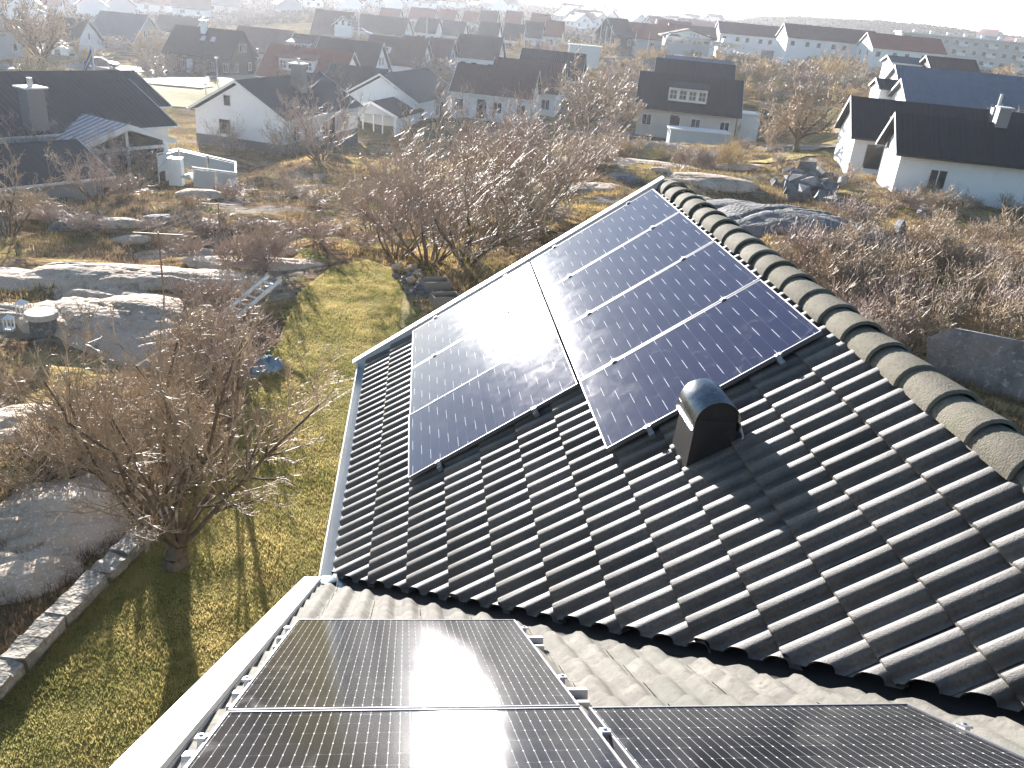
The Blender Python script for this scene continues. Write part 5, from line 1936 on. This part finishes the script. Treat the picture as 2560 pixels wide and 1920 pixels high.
# ------------------------------------------------------------------ things on the heath and lawn
P = hit(112, 835)
e = empty("round_well_cover", (P[0], P[1], P[2]))
tag(e, "round pale concrete well ring with a flat lid at the left", "well")
m_conc = mat("pale_concrete", (.55, .5, .44), .85, noise=[(8, (.42, .38, .33), .5, .7)])
b = MB(); b.tube([(0, 0, -.2), (0, 0, .42)], .30, 20); b.build("ring", m_rockdark, e)
b = MB(); b.tube([(0, 0, .421), (0, 0, .56)], .35, 22); b.build("lid", m_conc, e)
for i, (u, v_, s_, lb) in enumerate(((58, 790, .22, "taller white lantern beside the well ring"), (25, 825, .20, "low round white lantern at the left edge"))):
    P = hit(u, v_)
    e = empty("garden_lantern", tuple(P))
    tag(e, lb, "lantern")
    b = MB(); b.box(-s_ / 2, s_ / 2, -s_ / 2, s_ / 2, 0, .05); b.build("base", m_white, e)
    for sx in (-1, 1):
        for sy in (-1, 1):
            b = MB(); b.box(sx * s_ * .42 - .012, sx * s_ * .42 + .012, sy * s_ * .42 - .012, sy * s_ * .42 + .012, .05, s_ * 1.5); b.build("post", m_white, e)
    b = MB(); b.add([(-s_ * .6, -s_ * .6, s_ * 1.5), (s_ * .6, -s_ * .6, s_ * 1.5), (s_ * .6, s_ * .6, s_ * 1.5), (-s_ * .6, s_ * .6, s_ * 1.5), (0, 0, s_ * 2.0)], [(0, 1, 4), (1, 2, 4), (2, 3, 4), (3, 0, 4), (3, 2, 1, 0)])
    b.build("lantern_roof", m_white, e)
# clothes line between three posts
P1 = hit(412, 760); P2 = hit(553, 630); P3 = hit(30, 640)
cl_ = empty("clothes_line", tuple(P1))
tag(cl_, "clothes line with thin wires between two posts over the bedrock", "clothes line")
m_rust = mat("rusty_steel_post", srgb("#8a6a4a"), .7)
tops = []
for Pq in (P1, P2):
    q_ = Pq - P1
    b = MB(); b.tube([(q_[0], q_[1], q_[2] - .2), (q_[0], q_[1], q_[2] + 1.9)], .022, 6); b.build("post", m_rust, cl_)
    b = MB(); b.bar((q_[0] - .6, q_[1], q_[2] + 1.85), (q_[0] + .6, q_[1], q_[2] + 1.85), .03); b.build("crossarm", m_rust, cl_)
    tops.append((q_[0], q_[1], q_[2] + 1.87))
for k_ in range(4):
    o_ = -.5 + k_ * .33
    b = MB(); b.tube([(tops[0][0] + o_, tops[0][1], tops[0][2]), ((tops[0][0] + tops[1][0]) / 2 + o_, (tops[0][1] + tops[1][1]) / 2, (tops[0][2] + tops[1][2]) / 2 - .12), (tops[1][0] + o_, tops[1][1], tops[1][2])], .003, 4)
    b.build("wire", m_chim, cl_)
b = MB(); b.tube([(0, 0, -.2), (0, 0, 1.8)], .02, 6)
o = b.build("post", m_rust); o.location = tuple(hit(42, 640)); o.name = "fence_post"
tag(o, "thin lone post leaning at the left edge of the heath", "post")
# white ladder lying against the shrubs by the lawn
A0 = hit(505, 905); A1 = hit(705, 785)
ld = empty("ladder", tuple(A0))
tag(ld, "white wooden ladder lying aslant in the brush beside the lawn", "ladder")
q_ = Vector(A1 - A0)
q_.z += .55
side = Vector((-q_.y, q_.x, 0)).normalized() * .42
z0_ = Vector((0, 0, .35))
for s_ in (0, 1):
    b = MB(); b.bar(z0_ + side * s_, z0_ + q_ + side * s_, .05, .08); b.build("side_rail", m_wpaint, ld)
for k_ in range(9):
    t_ = (k_ + .6) / 9.4
    b = MB(); b.bar(z0_ + q_ * t_, z0_ + q_ * t_ + side, .035, .035); b.build("rung", m_wpaint, ld)
# blue tarpaulin bundle
P = hit(665, 925)
tp = MB()
n_ = 12
V = []; F = []
for i in range(n_):
    for j in range(n_):
        x, y = i / (n_ - 1) - .5, j / (n_ - 1) - .5
        r_ = max(0, 1 - (x * x + y * y) * 4)
        V.append((x * .8, y * .6, .3 * r_ ** .5 + .06 * sin(i * 2.1 + j) * (r_ > 0) + .05 * cos(j * 1.9 - i)))
for i in range(n_ - 1):
    for j in range(n_ - 1):
        F.append((i * n_ + j, (i + 1) * n_ + j, (i + 1) * n_ + j + 1, i * n_ + j + 1))
o = mesh_obj("tarpaulin", V, F, mat("faded_blue_tarpaulin", srgb("#5f7d93"), .6, noise=[(6, srgb("#8fa4b2"), .5, .7)]), None, True)
o.location = (P[0], P[1], P[2] - .03)
tag(o, "faded blue tarpaulin heap under the brush beside the ladder", "tarpaulin")
m_bed = mat("weathered_grey_plank", srgb("#8a7f74"), .8)
# raised beds at the verge corner
for i, (u, v_, lb) in enumerate(((1085, 775, "nearer wooden raised bed frame beside the far roof verge"), (1062, 735, "farther wooden raised bed frame at the end of the lawn"))):
    P = hit(u, v_)
    e = empty("raised_bed", (P[0] + .3, P[1] + .4, -3.17), .25)
    e.scale = (.62, .62, .8)
    tag(e, lb, "raised bed", "raised beds")
    for (x0, x1, y0_, y1_) in ((-.6, .6, -.4, -.36), (-.6, .6, .36, .4), (-.6, -.56, -.36, .36), (.56, .6, -.36, .36)):
        b = MB(); b.box(x0, x1, y0_, y1_, 0, .35); b.build("plank", m_bed, e)
    b = MB(); b.box(-.56, .56, -.36, .36, 0, .24); b.build("soil", m_ground, e)
# heap of small stones at the lawn's far right
for i in range(26):
    P = hit(pr.uniform(985, 1060), pr.uniform(672, 745))
    s_ = pr.uniform(.16, .34)
    block((P[0], P[1], P[2] + s_ * .3), (s_ * 1.3, s_, s_ * .8), 200 + i, "small grey stone in the heap at the far end of the lawn", "small stones heaped at the end of the lawn", m_rock if i % 2 else m_quarry, "small_stone")
